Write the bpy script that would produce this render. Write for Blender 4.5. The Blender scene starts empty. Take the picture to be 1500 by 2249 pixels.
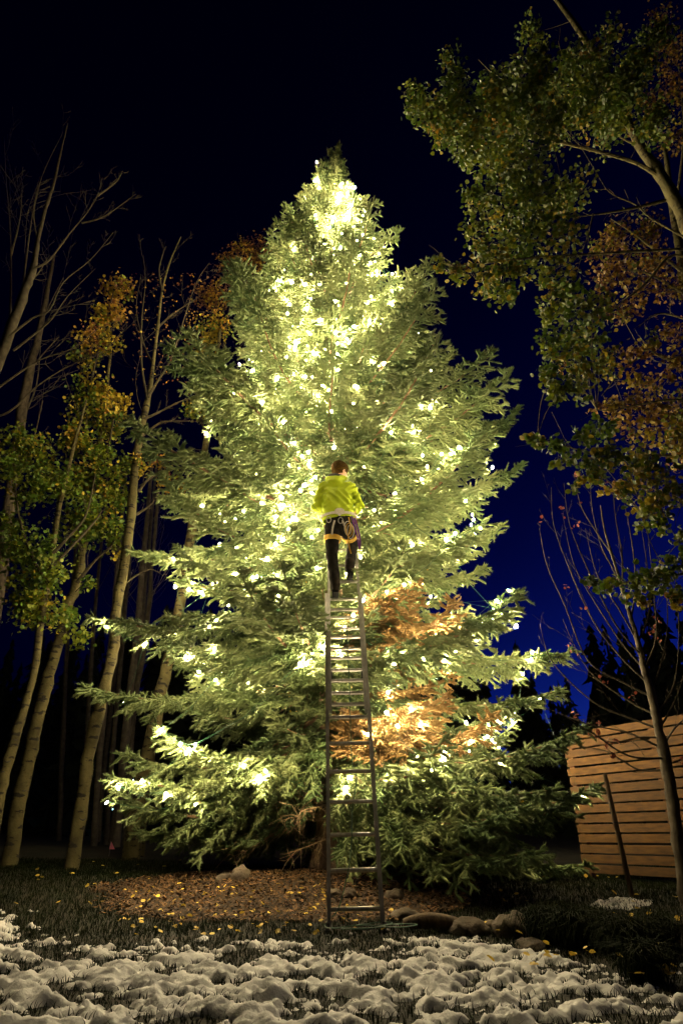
import bpy, math, random
import numpy as np
from mathutils import Vector, Matrix
R = math.radians
random.seed(7)
rng = np.random.default_rng(11)
sc = bpy.context.scene
col = sc.collection

# ------------------------------------------------------------------ camera, sky, exposure
F, CX, CY = 1374.0, 750.0, 1124.5
PITCH = R(27.5)
CAM = np.array([0.0, 0.0, 0.70])
SP, CP = math.sin(PITCH), math.cos(PITCH)
cam_d = bpy.data.cameras.new('camera')
cam = bpy.data.objects.new('camera', cam_d); col.objects.link(cam)
cam_d.sensor_fit = 'VERTICAL'; cam_d.sensor_height = 36.0; cam_d.lens = F / 2249.0 * 36.0
cam_d.clip_start = 0.05; cam_d.clip_end = 2000
cam.location = CAM; cam.rotation_euler = (R(90) + PITCH, 0, 0)
sc.camera = cam

w = bpy.data.worlds.new('World'); sc.world = w; w.use_nodes = True
nt = w.node_tree; nt.nodes.clear()
sky = nt.nodes.new('ShaderNodeTexSky'); sky.sky_type = 'NISHITA'; sky.sun_disc = False
sky.sun_elevation = R(-5.0); sky.sun_rotation = R(60); sky.altitude = 2000; sky.ozone_density = 4.0
tint = nt.nodes.new('ShaderNodeMix'); tint.data_type = 'RGBA'; tint.blend_type = 'MULTIPLY'
tint.inputs[0].default_value = 1.0; tint.inputs[7].default_value = (40.0, 40.0, 44.0, 1)
bg = nt.nodes.new('ShaderNodeBackground'); bg.inputs[1].default_value = 0.04
wo = nt.nodes.new('ShaderNodeOutputWorld')
nt.links.new(sky.outputs[0], tint.inputs[6])
gam = nt.nodes.new('ShaderNodeGamma'); gam.inputs[1].default_value = 1.65      # the camera's steep night contrast
nt.links.new(tint.outputs[2], gam.inputs[0]); nt.links.new(gam.outputs[0], bg.inputs[0]); nt.links.new(bg.outputs[0], wo.inputs[0])

sc.view_settings.view_transform = 'Standard'; sc.view_settings.look = 'None'
sc.view_settings.exposure = 0.0; sc.view_settings.gamma = 1.0; sc.view_settings.use_curve_mapping = False
sc.render.engine = 'CYCLES'
cy = sc.cycles
cy.use_denoising = True; cy.max_bounces = 4; cy.diffuse_bounces = 1; cy.glossy_bounces = 2
cy.transmission_bounces = 2; cy.transparent_max_bounces = 4
cy.caustics_reflective = False; cy.caustics_refractive = False
cy.sample_clamp_indirect = 4.0; cy.use_light_tree = True
BULB_STRENGTH = 2100.0
BULB_COLOR = (1.0, 0.80, 0.47)

# ------------------------------------------------------------------ helpers
def P(x, y, Y):
    """the point at forward distance Y (metres from the camera) seen at photo pixel x, y"""
    u, v = (x - CX) / F, (CY - y) / F
    d = Y / (CP - v * SP)
    return np.array([u * d, Y, CAM[2] + d * (SP + v * CP)])

OFF = {}
def tag(o, label=None, cat=None, group=None, kind=None):
    if label: o['label'] = label
    if cat: o['category'] = cat
    if group: o['group'] = group
    if kind: o['kind'] = kind
    return o
def root(name, loc, label=None, cat=None, group=None):
    o = bpy.data.objects.new(name, None); col.objects.link(o)
    o.empty_display_size = 0.2; o.location = tuple(loc); OFF[o.name] = np.array(loc, float)
    return tag(o, label, cat, group)

class MB:
    def __init__(s): s.v = []; s.f = []; s.n = 0; s.c = []
    def add(s, v, f, c=None):
        v = np.asarray(v, float); s.v.append(v)
        s.f.extend([tuple(int(i) + s.n for i in q) for q in f]); s.n += len(v)
        if c is not None: s.c.append(np.tile(np.asarray(c, float), (len(v), 1)))
    def tube(s, pts, rad, sides=6, cap=True):
        pts = np.asarray(pts, float); n = len(pts)
        rad = np.broadcast_to(np.asarray(rad, float), (n,))
        t = np.gradient(pts, axis=0); t /= np.linalg.norm(t, axis=1)[:, None] + 1e-9
        a = np.array([0, 0, 1.0]) if abs(t[0][2]) < 0.9 else np.array([1.0, 0, 0])
        u = np.cross(t[0], a); u /= np.linalg.norm(u)
        ang = np.arange(sides) * 2 * math.pi / sides
        V = []
        for i in range(n):
            u = u - t[i] * np.dot(u, t[i]); u /= np.linalg.norm(u) + 1e-9
            b = np.cross(t[i], u)
            V.append(pts[i] + rad[i] * (np.cos(ang)[:, None] * u + np.sin(ang)[:, None] * b))
        V = np.concatenate(V); f = []
        for i in range(n - 1):
            for k in range(sides):
                k2 = (k + 1) % sides
                f.append((i * sides + k, i * sides + k2, (i + 1) * sides + k2, (i + 1) * sides + k))
        if cap:
            f.append(tuple(range(sides - 1, -1, -1))); f.append(tuple((n - 1) * sides + k for k in range(sides)))
        s.add(V, f)
    def box(s, c, ax, ay, az, hx, hy, hz, bev=0.0):
        c = np.asarray(c, float); ax, ay, az = (np.asarray(q, float) for q in (ax, ay, az))
        if bev <= 0:
            sg = [(-1,-1,-1),(1,-1,-1),(1,1,-1),(-1,1,-1),(-1,-1,1),(1,-1,1),(1,1,1),(-1,1,1)]
            V = [c + ax*hx*i + ay*hy*j + az*hz*k for i, j, k in sg]
            s.add(V, [(3,2,1,0),(4,5,6,7),(0,1,5,4),(1,2,6,5),(2,3,7,6),(3,0,4,7)])
        else:                                   # chamfered along the x axis edges
            pr = [(-hy+bev,-hz),(hy-bev,-hz),(hy,-hz+bev),(hy,hz-bev),(hy-bev,hz),(-hy+bev,hz),(-hy,hz-bev),(-hy,-hz+bev)]
            V = [c + ax*sx*hx + ay*a + az*b for sx in (-1,1) for a, b in pr]
            f = [tuple(range(7,-1,-1)), tuple(range(8,16))] + [(k,(k+1)%8,(k+1)%8+8,k+8) for k in range(8)]
            s.add(V, f)
    def build(s, name, m, parent=None, smooth=False):
        V = np.concatenate(s.v)
        return mk(name, V, s.f, m, parent, smooth, np.concatenate(s.c) if s.c else None)

def mesh_from(name, V, Fc, colr=None):
    me = bpy.data.meshes.new(name)
    if isinstance(Fc, np.ndarray):
        k = Fc.shape[1]; n = len(Fc)
        me.vertices.add(len(V)); me.vertices.foreach_set('co', np.ascontiguousarray(V, dtype=np.float32).ravel())
        me.loops.add(n * k); me.loops.foreach_set('vertex_index', np.ascontiguousarray(Fc, dtype=np.int32).ravel())
        me.polygons.add(n); me.polygons.foreach_set('loop_start', np.arange(0, n * k, k, dtype=np.int32))
        me.update(calc_edges=True)
    else:
        me.from_pydata([tuple(q) for q in V], [], Fc); me.update()
    if colr is not None:
        at = me.color_attributes.new('tint', 'FLOAT_COLOR', 'POINT')
        cc = np.ones((len(V), 4), np.float32); cc[:, :3] = colr; at.data.foreach_set('color', cc.ravel())
    return me
def mk(name, V, Fc, m, parent=None, smooth=False, colr=None):
    V = np.asarray(V, float)
    off = OFF.get(parent.name) if parent is not None else None
    if off is not None: V = V - off
    me = mesh_from(name, V, Fc, colr)
    if smooth: me.polygons.foreach_set('use_smooth', np.ones(len(me.polygons), bool))
    if m: me.materials.append(m)
    o = bpy.data.objects.new(name, me); col.objects.link(o)
    if parent is not None:
        o.parent = parent; OFF[o.name] = off if off is not None else np.zeros(3)
    return o

# numpy gradient noise
_perm = np.random.default_rng(3).permutation(256); _perm = np.concatenate([_perm, _perm, _perm])
_g = np.random.default_rng(4).uniform(0, 2 * math.pi, 256)
def noise2(x, y):
    x, y = np.asarray(x, float), np.asarray(y, float)
    xi = np.floor(x).astype(int); yi = np.floor(y).astype(int); xf = x - xi; yf = y - yi
    u = xf**3 * (xf * (xf * 6 - 15) + 10); v = yf**3 * (yf * (yf * 6 - 15) + 10)
    def gr(a, b, dx, dy):
        h = _g[_perm[_perm[a & 255] + (b & 255)] & 255]; return np.cos(h) * dx + np.sin(h) * dy
    a = gr(xi, yi, xf, yf); b = gr(xi + 1, yi, xf - 1, yf); c = gr(xi, yi + 1, xf, yf - 1); d = gr(xi + 1, yi + 1, xf - 1, yf - 1)
    return (a + u * (b - a)) * (1 - v) + (c + u * (d - c)) * v * 1.0
def sstep(a, b, x):
    t = np.clip((np.asarray(x, float) - a) / (b - a), 0, 1); return t * t * (3 - 2 * t)

# ------------------------------------------------------------------ materials
MATS = {}
def mat(name, c1, c2=None, scale=8.0, rough=0.8, bump=0.0, bscale=None, stretch=(1, 1, 1), spec=0.3, rnd=0.0,
        attr=False, transl=0.0, metal=0.0, lo=0.35, hi=0.65, sheen=0.0, detail=5.0):
    m = bpy.data.materials.new(name); m.use_nodes = True; t = m.node_tree; N = t.nodes; b = N['Principled BSDF']
    b.inputs['Roughness'].default_value = rough; b.inputs['Specular IOR Level'].default_value = spec
    b.inputs['Metallic'].default_value = metal; b.inputs['Sheen Weight'].default_value = sheen
    tc = N.new('ShaderNodeTexCoord'); mp = N.new('ShaderNodeMapping'); mp.inputs['Scale'].default_value = stretch
    t.links.new(tc.outputs['Object'], mp.inputs[0])
    nz = N.new('ShaderNodeTexNoise'); nz.inputs['Scale'].default_value = scale; nz.inputs['Detail'].default_value = detail
    t.links.new(mp.outputs[0], nz.inputs['Vector'])
    rp = N.new('ShaderNodeValToRGB'); rp.color_ramp.elements[0].position = lo; rp.color_ramp.elements[1].position = hi
    rp.color_ramp.elements[0].color = (*c1, 1); rp.color_ramp.elements[1].color = (*(c2 or c1), 1)
    t.links.new(nz.outputs['Fac'], rp.inputs[0]); out = rp.outputs[0]
    if attr:
        at = N.new('ShaderNodeAttribute'); at.attribute_name = 'tint'
        mx = N.new('ShaderNodeMix'); mx.data_type = 'RGBA'; mx.blend_type = 'MULTIPLY'; mx.inputs[0].default_value = 1
        t.links.new(out, mx.inputs[6]); t.links.new(at.outputs['Color'], mx.inputs[7]); out = mx.outputs[2]
    if rnd:
        oi = N.new('ShaderNodeObjectInfo'); mr = N.new('ShaderNodeMapRange')
        mr.inputs[3].default_value = 1 - rnd; mr.inputs[4].default_value = 1 + rnd
        t.links.new(oi.outputs['Random'], mr.inputs[0])
        hs = N.new('ShaderNodeHueSaturation'); t.links.new(mr.outputs[0], hs.inputs['Value'])
        t.links.new(out, hs.inputs['Color']); out = hs.outputs[0]
    t.links.new(out, b.inputs['Base Color'])
    if bump:
        n2 = N.new('ShaderNodeTexNoise'); n2.inputs['Scale'].default_value = bscale or scale * 3; n2.inputs['Detail'].default_value = 6
        t.links.new(mp.outputs[0], n2.inputs['Vector'])
        bp = N.new('ShaderNodeBump'); bp.inputs['Strength'].default_value = bump; bp.inputs['Distance'].default_value = 0.02
        t.links.new(n2.outputs['Fac'], bp.inputs['Height']); t.links.new(bp.outputs[0], b.inputs['Normal'])
    if transl:
        tr = N.new('ShaderNodeBsdfTranslucent'); t.links.new(out, tr.inputs[0])
        ms = N.new('ShaderNodeMixShader'); ms.inputs[0].default_value = transl
        t.links.new(b.outputs[0], ms.inputs[1]); t.links.new(tr.outputs[0], ms.inputs[2])
        t.links.new(ms.outputs[0], N['Material Output'].inputs[0])
    MATS[name] = m
    return m
def emit(name, c, s):
    m = bpy.data.materials.new(name); m.use_nodes = True; b = m.node_tree.nodes['Principled BSDF']
    b.inputs['Base Color'].default_value = (0.8, 0.8, 0.8, 1)
    b.inputs['Emission Color'].default_value = (*c, 1); b.inputs['Emission Strength'].default_value = s
    m.cycles.emission_sampling = 'FRONT'
    MATS[name] = m; return m

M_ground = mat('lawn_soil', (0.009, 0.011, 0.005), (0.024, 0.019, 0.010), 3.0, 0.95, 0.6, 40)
M_snow = mat('old_snow', (0.44, 0.435, 0.41), (0.59, 0.58, 0.545), 9.0, 0.75, 0.25, 90, spec=0.4)
M_mulch = mat('mulch', (0.016, 0.009, 0.004), (0.06, 0.034, 0.014), 26.0, 0.95, 0.9, 60)
M_chip = mat('bark_chip', (0.04, 0.022, 0.008), (0.15, 0.082, 0.030), 14.0, 0.9, attr=True)
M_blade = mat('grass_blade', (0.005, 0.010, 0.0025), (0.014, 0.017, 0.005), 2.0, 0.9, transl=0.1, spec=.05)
M_needle = mat('spruce_needle', (0.072, 0.112, 0.040), (0.195, 0.230, 0.092), 1.6, 0.7, spec=0.15, rnd=0.35, transl=0.0)
M_dead = mat('dead_needle', (0.26, 0.145, 0.045), (0.42, 0.265, 0.10), 3.0, 0.8, rnd=0.2, transl=0.15)
M_sbark = mat('spruce_bark', (0.10, 0.062, 0.04), (0.26, 0.17, 0.10), 9.0, 0.95, 1.0, 22, stretch=(1, 1, 0.45))
M_twig = mat('spruce_twig', (0.14, 0.085, 0.045), (0.22, 0.14, 0.075), 12.0, 0.9)
M_deadtw = mat('dead_twig', (0.26, 0.17, 0.09), (0.40, 0.28, 0.15), 12.0, 0.9)
M_alu = mat('ladder_aluminium', (0.34, 0.32, 0.29), (0.48, 0.45, 0.41), 30.0, 0.38, 0.1, 120, metal=0.85, stretch=(1, 1, 0.15))
M_black = mat('black_rubber', (0.02, 0.02, 0.02), (0.035, 0.035, 0.035), 40, 0.7)
M_cord = mat('green_wire', (0.012, 0.05, 0.022), (0.02, 0.08, 0.035), 40, 0.5)
M_bulb = emit('warm_bulb', BULB_COLOR, BULB_STRENGTH)
M_leafR = mat('aspen_leaf', (0.75, 0.75, 0.75), (1, 1, 1), 5.0, 0.5, attr=True, transl=0.3)
M_slat = mat('cedar_slat', (0.050, 0.021, 0.0018), (0.094, 0.042, 0.004), 5.0, 0.75, 0.35, 30, stretch=(1.2, 1.2, 6), rnd=0.22)
M_post = mat('cedar_post', (0.17, 0.085, 0.04), (0.27, 0.14, 0.06), 6.0, 0.8, 0.3, 30, stretch=(6, 6, 0.4))
M_stake = mat('weathered_stake', (0.055, 0.035, 0.017), (0.12, 0.078, 0.04), 9.0, 0.85, 0.4, 30, stretch=(3, 3, 0.4))
M_rock = mat('field_stone', (0.05, 0.036, 0.024), (0.115, 0.088, 0.058), 6.0, 0.9, 0.8, 25)
M_bbark = mat('brown_bark', (0.05, 0.038, 0.024), (0.12, 0.095, 0.06), 14.0, 0.9, 0.5, 30, stretch=(1, 1, 0.5))
M_bare = mat('bare_branch', (0.026, 0.020, 0.011), (0.058, 0.046, 0.026), 10.0, 0.9, 0.3, 40)
M_far = mat('far_conifer', (0.008, 0.012, 0.008), (0.014, 0.02, 0.012), 1.0, 0.95)
M_darkbark = mat('dark_bark', (0.04, 0.033, 0.026), (0.075, 0.062, 0.045), 10.0, 0.95)

def aspen_bark():
    m = mat('aspen_bark', (0.040, 0.033, 0.0115), (0.11, 0.092, 0.033), 4.0, 0.9, 0.7, 24, lo=.3, hi=.7)
    t = m.node_tree; N = t.nodes; b = N['Principled BSDF']
    src = b.inputs['Base Color'].links[0].from_socket
    tc = N.new('ShaderNodeTexCoord'); mp = N.new('ShaderNodeMapping'); mp.inputs['Scale'].default_value = (6, 6, 17)
    t.links.new(tc.outputs['Object'], mp.inputs[0])
    nz = N.new('ShaderNodeTexNoise'); nz.inputs['Scale'].default_value = 1.0; nz.inputs['Detail'].default_value = 3
    t.links.new(mp.outputs[0], nz.inputs['Vector'])
    rp = N.new('ShaderNodeValToRGB'); rp.color_ramp.elements[0].position = 0.565; rp.color_ramp.elements[1].position = 0.62
    rp.color_ramp.elements[0].color = (0, 0, 0, 1); rp.color_ramp.elements[1].color = (1, 1, 1, 1)
    t.links.new(nz.outputs['Fac'], rp.inputs[0])
    mx = N.new('ShaderNodeMix'); mx.data_type = 'RGBA'; mx.inputs[7].default_value = (0.014, 0.011, 0.007, 1)
    t.links.new(rp.outputs[0], mx.inputs[0]); t.links.new(src, mx.inputs[6]); t.links.new(mx.outputs[2], b.inputs['Base Color'])
    return m
M_aspen = aspen_bark()

# ------------------------------------------------------------------ ground
def ground_z(x, y):
    x = np.asarray(x, float); y = np.asarray(y, float)
    z = 0.22 * sstep(6.3, 9.6, y) + 0.22 * sstep(9.5, 15, y) + 0.5 * sstep(15, 40, y)
    z = z + 0.10 * sstep(-1.0, -4.0, x) * sstep(7.0, 10.5, y)
    z = z + 0.13 * np.exp(-((x + 0.3) / 1.6)**2 - ((y - 8.6) / 1.3)**2)
    z = z + 0.17 * np.exp(-((x - 3.9) / 1.3)**2 - ((y - 6.8) / 1.4)**2)
    z = z + 0.02 * noise2(x * 1.3, y * 1.3) + 0.008 * noise2(x * 6, y * 6) * (np.abs(y) < 20)
    return z
def axis_grid(a, b, st, far):
    core = np.arange(a, b + 1e-6, st); out = [b + st]
    while out[-1] < far: out.append(out[-1] + (out[-1] - b) * 0.5 + st)
    lo = [a - (q - b) for q in out]
    return np.concatenate([lo[::-1], core, out])
gx = axis_grid(-8, 7, 0.12, 400); gy = axis_grid(1.5, 14, 0.12, 400)
GX, GY = np.meshgrid(gx, gy); V = np.stack([GX, GY, ground_z(GX, GY)], -1).reshape(-1, 3)
nx, ny = len(gx), len(gy)
ii = (np.arange(ny - 1)[:, None] * nx + np.arange(nx - 1)[None, :]).ravel()
Q = np.stack([ii, ii + 1, ii + nx + 1, ii + nx], 1)
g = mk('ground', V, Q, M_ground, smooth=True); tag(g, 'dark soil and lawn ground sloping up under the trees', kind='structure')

# snow sheet, lumpy, with thawed holes
def snow_edge(x):      # forward distance where the snow ends
    e = np.interp(x, [-6, -3.8, -3.1, -2.6, -2.0, -1.0, 0.0, 0.6, 1.0, 1.6, 2.1, 2.6, 3.2], [8.6, 8.3, 7.9, 6.8, 6.3, 6.15, 6.1, 6.45, 6.5, 6.0, 5.35, 4.6, 3.6])
    return e
def snow_h(x, y):
    wx = x + 0.09 * noise2(x * 2.6 + 9, y * 2.6) + 0.03 * noise2(x * 9, y * 9 + 5); wy = y + 0.09 * noise2(x * 2.6, y * 2.6 + 31) + 0.03 * noise2(x * 9 + 7, y * 9)
    big = noise2(wx * 1.3 + 5, wy * 1.5)
    bil = np.abs(noise2(wx * 4.6, wy * 5.4 + 3)); bil2 = np.abs(noise2(wx * 9.5 + 4, wy * 11)); fine = noise2(x * 22, y * 26); ff = noise2(x * 52, y * 58)
    n5 = noise2(wx * 3.6 + 50, wy * 4.4); n10 = noise2(wx * 8 + 60, wy * 9.5)
    h = 0.006 + 0.034 * big + 0.060 * n5 + 0.055 * bil + 0.040 * n10 + 0.035 * bil2 + 0.022 * fine + 0.010 * ff + 0.018 * noise2(wx * 15 + 3, wy * 17)
    h = h + 0.020 * np.abs(noise2(wx * 19 + 8, wy * 22)) + 0.012 * np.abs(noise2(x * 38, y * 42 + 9)) - 0.012
    h = h - 0.030 * sstep(0.0, 0.5, noise2(wx * 6.5 + 27, wy * 9.0 + 12))
    h = h - 0.085 * sstep(0.10, 0.40, noise2(wx * 2.3 + 17, wy * 3.0 + 2))
    d = snow_edge(x) - y + 0.35 * noise2(x * 1.7 + 3, y * 1.7) + 0.2 * noise2(x * 5, y * 5 + 8)
    h = h - 0.10 * (1 - sstep(-0.05, 0.55, d)) - 0.03 * (1 - sstep(0.3, 1.6, d)) - 0.035 * sstep(0.6, 2.4, x)
    return h
sx = np.arange(-4.6, 3.9, 0.0165); sy = np.arange(2.9, 9.0, 0.0165)
SX, SY = np.meshgrid(sx, sy); H = snow_h(SX, SY); H = np.where(H > 0, H**0.85 * 0.62, H)
V = np.stack([SX, SY, ground_z(SX, SY) + H], -1).reshape(-1, 3)
nx, ny = len(sx), len(sy)
ii = (np.arange(ny - 1)[:, None] * nx + np.arange(nx - 1)[None, :]).ravel()
Q = np.stack([ii, ii + 1, ii + nx + 1, ii + nx], 1)
Hf = H.ravel(); Q = Q[(Hf[Q].max(1) > -0.012)]
used = np.unique(Q); rm = np.full(len(V), -1); rm[used] = np.arange(len(used))
s = mk('snow', V[used], rm[Q], M_snow, smooth=True)
tag(s, 'thin lumpy old snow with thawed grassy holes on the lawn', kind='stuff')

# mulch bed under the spruce
def in_mulch(x, y):
    return ((x + 0.55) / 2.15)**2 + ((y - 8.35) / 1.75)**2 + 0.35 * noise2(x * 1.5, y * 1.5) + 0.30 * noise2(x * 4.5 + 3, y * 4.5) + 0.15 * noise2(x * 12, y * 12)
mx_ = np.arange(-3.4, 2.2, 0.04); my_ = np.arange(6.2, 11, 0.04)
SX, SY = np.meshgrid(mx_, my_)
V = np.stack([SX, SY, ground_z(SX, SY) + 0.012 + 0.02 * noise2(SX * 9, SY * 9) - 0.03 * sstep(0.85, 1.05, in_mulch(SX, SY))], -1).reshape(-1, 3)
nx, ny = len(mx_), len(my_)
ii = (np.arange(ny - 1)[:, None] * nx + np.arange(nx - 1)[None, :]).ravel()
Q = np.stack([ii, ii + 1, ii + nx + 1, ii + nx], 1)
ins = in_mulch(SX, SY).ravel(); Q = Q[ins[Q].min(1) < 1.0]
used = np.unique(Q); rm = np.full(len(V), -1); rm[used] = np.arange(len(used))
mulch = mk('mulch_bed', V[used], rm[Q], M_mulch, smooth=True); tag(mulch, 'brown bark mulch bed heaped round the spruce trunk', kind='structure')
def scatter_tris(n, xr, yr, keep, fn):
    x = rng.uniform(*xr, n); y = rng.uniform(*yr, n); k = keep(x, y); return fn(x[k], y[k])
def chips(x, y):
    n = len(x); z = ground_z(x, y) + 0.02 + 0.012 * rng.random(n); a = rng.uniform(0, 6.28, n)
    L = rng.uniform(0.008, 0.03, n); W = rng.uniform(0.004, 0.011, n); tl = rng.normal(0, 0.35, n); tw = rng.normal(0, 0.4, n)
    dx = np.stack([np.cos(a) * np.cos(tl), np.sin(a) * np.cos(tl), np.sin(tl)], 1) * L[:, None]
    dy = np.stack([-np.sin(a) * np.cos(tw), np.cos(a) * np.cos(tw), np.sin(tw)], 1) * W[:, None]
    c = np.stack([x, y, z], 1); up = np.cross(dx, dy); up /= np.linalg.norm(up, axis=1)[:, None]; up *= np.sign(up[:, 2:3]) * 0.004
    V = np.stack([c - dx - dy, c + dx - dy, c + dx + dy, c - dx + dy, c + up * 1.4], 1).reshape(-1, 3)
    i = np.arange(n)[:, None] * 5
    T = np.concatenate([i + [[0, 1, 4]], i + [[1, 2, 4]], i + [[2, 3, 4]], i + [[3, 0, 4]]])
    cc = np.repeat(rng.uniform(0.15, 1.5, (n, 1))**1.4 * np.array([[1, 0.95, 0.9]]), 5, 0)
    return V, T, cc
V, T, cc = scatter_tris(26000, (-3.2, 2.0), (6.4, 10.2), lambda x, y: in_mulch(x, y) < 0.98, chips)
o = mk('bark_chips', V, T, M_chip, mulch, colr=cc); o['kind'] = 'stuff'

# lawn blades
def blades(x, y, hmin=0.025, hmax=0.065, wid=0.003):
    n = len(x); z = ground_z(x, y) - 0.004; a = rng.uniform(0, 6.28, n); h = rng.uniform(hmin, hmax, n) * np.where(y < 6.0, .75, 1.0); ln = rng.uniform(0.2, 1.6, n) * h
    c = np.stack([x, y, z], 1); d = np.stack([np.cos(a), np.sin(a), 0 * a], 1); p = np.stack([-np.sin(a), np.cos(a), 0 * a], 1) * wid
    up = np.array([[0, 0, 1.0]])
    m = c + up * (h * 0.6)[:, None] + d * (ln * 0.3)[:, None]; t = c + up * h[:, None] + d * ln[:, None]
    V = np.stack([c - p, c + p, m + p * 0.7, m - p * 0.7, t], 1).reshape(-1, 3)
    i = np.arange(n)[:, None] * 5
    return V, np.concatenate([i + [[0, 1, 2]], i + [[0, 2, 3]], i + [[3, 2, 4]]])
def lawn_keep(x, y):
    return (in_mulch(x, y) > 0.93) & ((snow_h(x, y) < -0.002) | (y > 8.5) | (rng.random(len(x)) < 0.012)) & (np.abs(x) < 0.62 * y + 0.6)
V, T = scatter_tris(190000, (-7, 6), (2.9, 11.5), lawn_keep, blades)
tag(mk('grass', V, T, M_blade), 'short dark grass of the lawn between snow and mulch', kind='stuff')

# ------------------------------------------------------------------ spruce
tb = P(728, 1918, 9.5); tb[2] = float(ground_z(tb[0], tb[1])) - 0.02
ttop = P(735, 325, 9.55)
HT = ttop[2] - tb[2]
spruce = root('spruce_tree', tb, 'tall spruce wound with glowing warm white lights behind the ladder', 'tree')
def trunk_xy(h):
    t = h / HT; return tb + np.array([(ttop[0] - tb[0]) * t + 0.03 * math.sin(h * 1.3), (ttop[1] - tb[1]) * t, h])
hs = np.concatenate([[0, 0.12, 0.3, 0.6], np.arange(1.0, HT, 0.6), [HT]])
rad = 0.225 * (1 - hs / HT)**0.85 + 0.008; rad[0] += 0.11; rad[1] += 0.06; rad[2] += 0.02
mb = MB(); mb.tube([trunk_xy(h) for h in hs], rad, 14); mb.build('trunk', M_sbark, spruce, True)

def unit(a): return a / (np.linalg.norm(a, axis=-1, keepdims=True) + 1e-9)
def needle_mesh(p0, p1, r, per_m=330, ln=0.040, wd=0.0095):
    """fuzzy shoots: a slim body tapering to its bud, bristling with needles"""
    L = np.linalg.norm(p1 - p0, axis=1); ax0 = unit(p1 - p0); m = len(L)
    q = r.normal(size=(m, 3)); u0 = unit(np.cross(ax0, q)); v0 = np.cross(ax0, u0); Vc = []; Tc = []
    S = 4
    for (f, rd) in ((-0.02, 0.012), (0.5, 0.020), (0.97, 0.008)):
        for k in range(S):
            a = k * 2 * math.pi / S; Vc.append(p0 + (p1 - p0) * f + (u0 * math.cos(a) + v0 * math.sin(a)) * rd * r.uniform(.7, 1.2, (m, 1)))
    Vc = np.stack(Vc, 1).reshape(-1, 3); b = np.arange(m)[:, None] * (3 * S)
    for i in range(2):
        for k in range(S):
            k2 = (k + 1) % S; Tc += [b + [[i * S + k, i * S + k2, (i + 1) * S + k2]], b + [[i * S + k, (i + 1) * S + k2, (i + 1) * S + k]]]
    Tc = np.concatenate(Tc)
    cnt = np.maximum(7, (L * per_m).astype(int)); idx = np.repeat(np.arange(m), cnt)
    n = len(idx); t = r.random(n); ax = ax0[idx]; base = p0[idx] + (p1 - p0)[idx] * t[:, None]
    q = r.normal(size=(n, 3)); q[:, 2] += 0.4; u = unit(q - ax * (q * ax).sum(1)[:, None])
    ang = r.uniform(0.55, 1.05, n) * (1 - 0.45 * (t > 0.88))
    d = ax * np.cos(ang)[:, None] + u * np.sin(ang)[:, None]
    sd = unit(np.cross(d, r.normal(size=(n, 3)))) * (wd * 0.5)
    l = r.uniform(0.75, 1.15, n)[:, None] * ln
    V = np.stack([base - sd, base + sd, base + d * l], 1).reshape(-1, 3)
    return np.concatenate([Vc, V]), np.concatenate([Tc, np.arange(n * 3).reshape(-1, 3) + len(Vc)])
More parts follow.
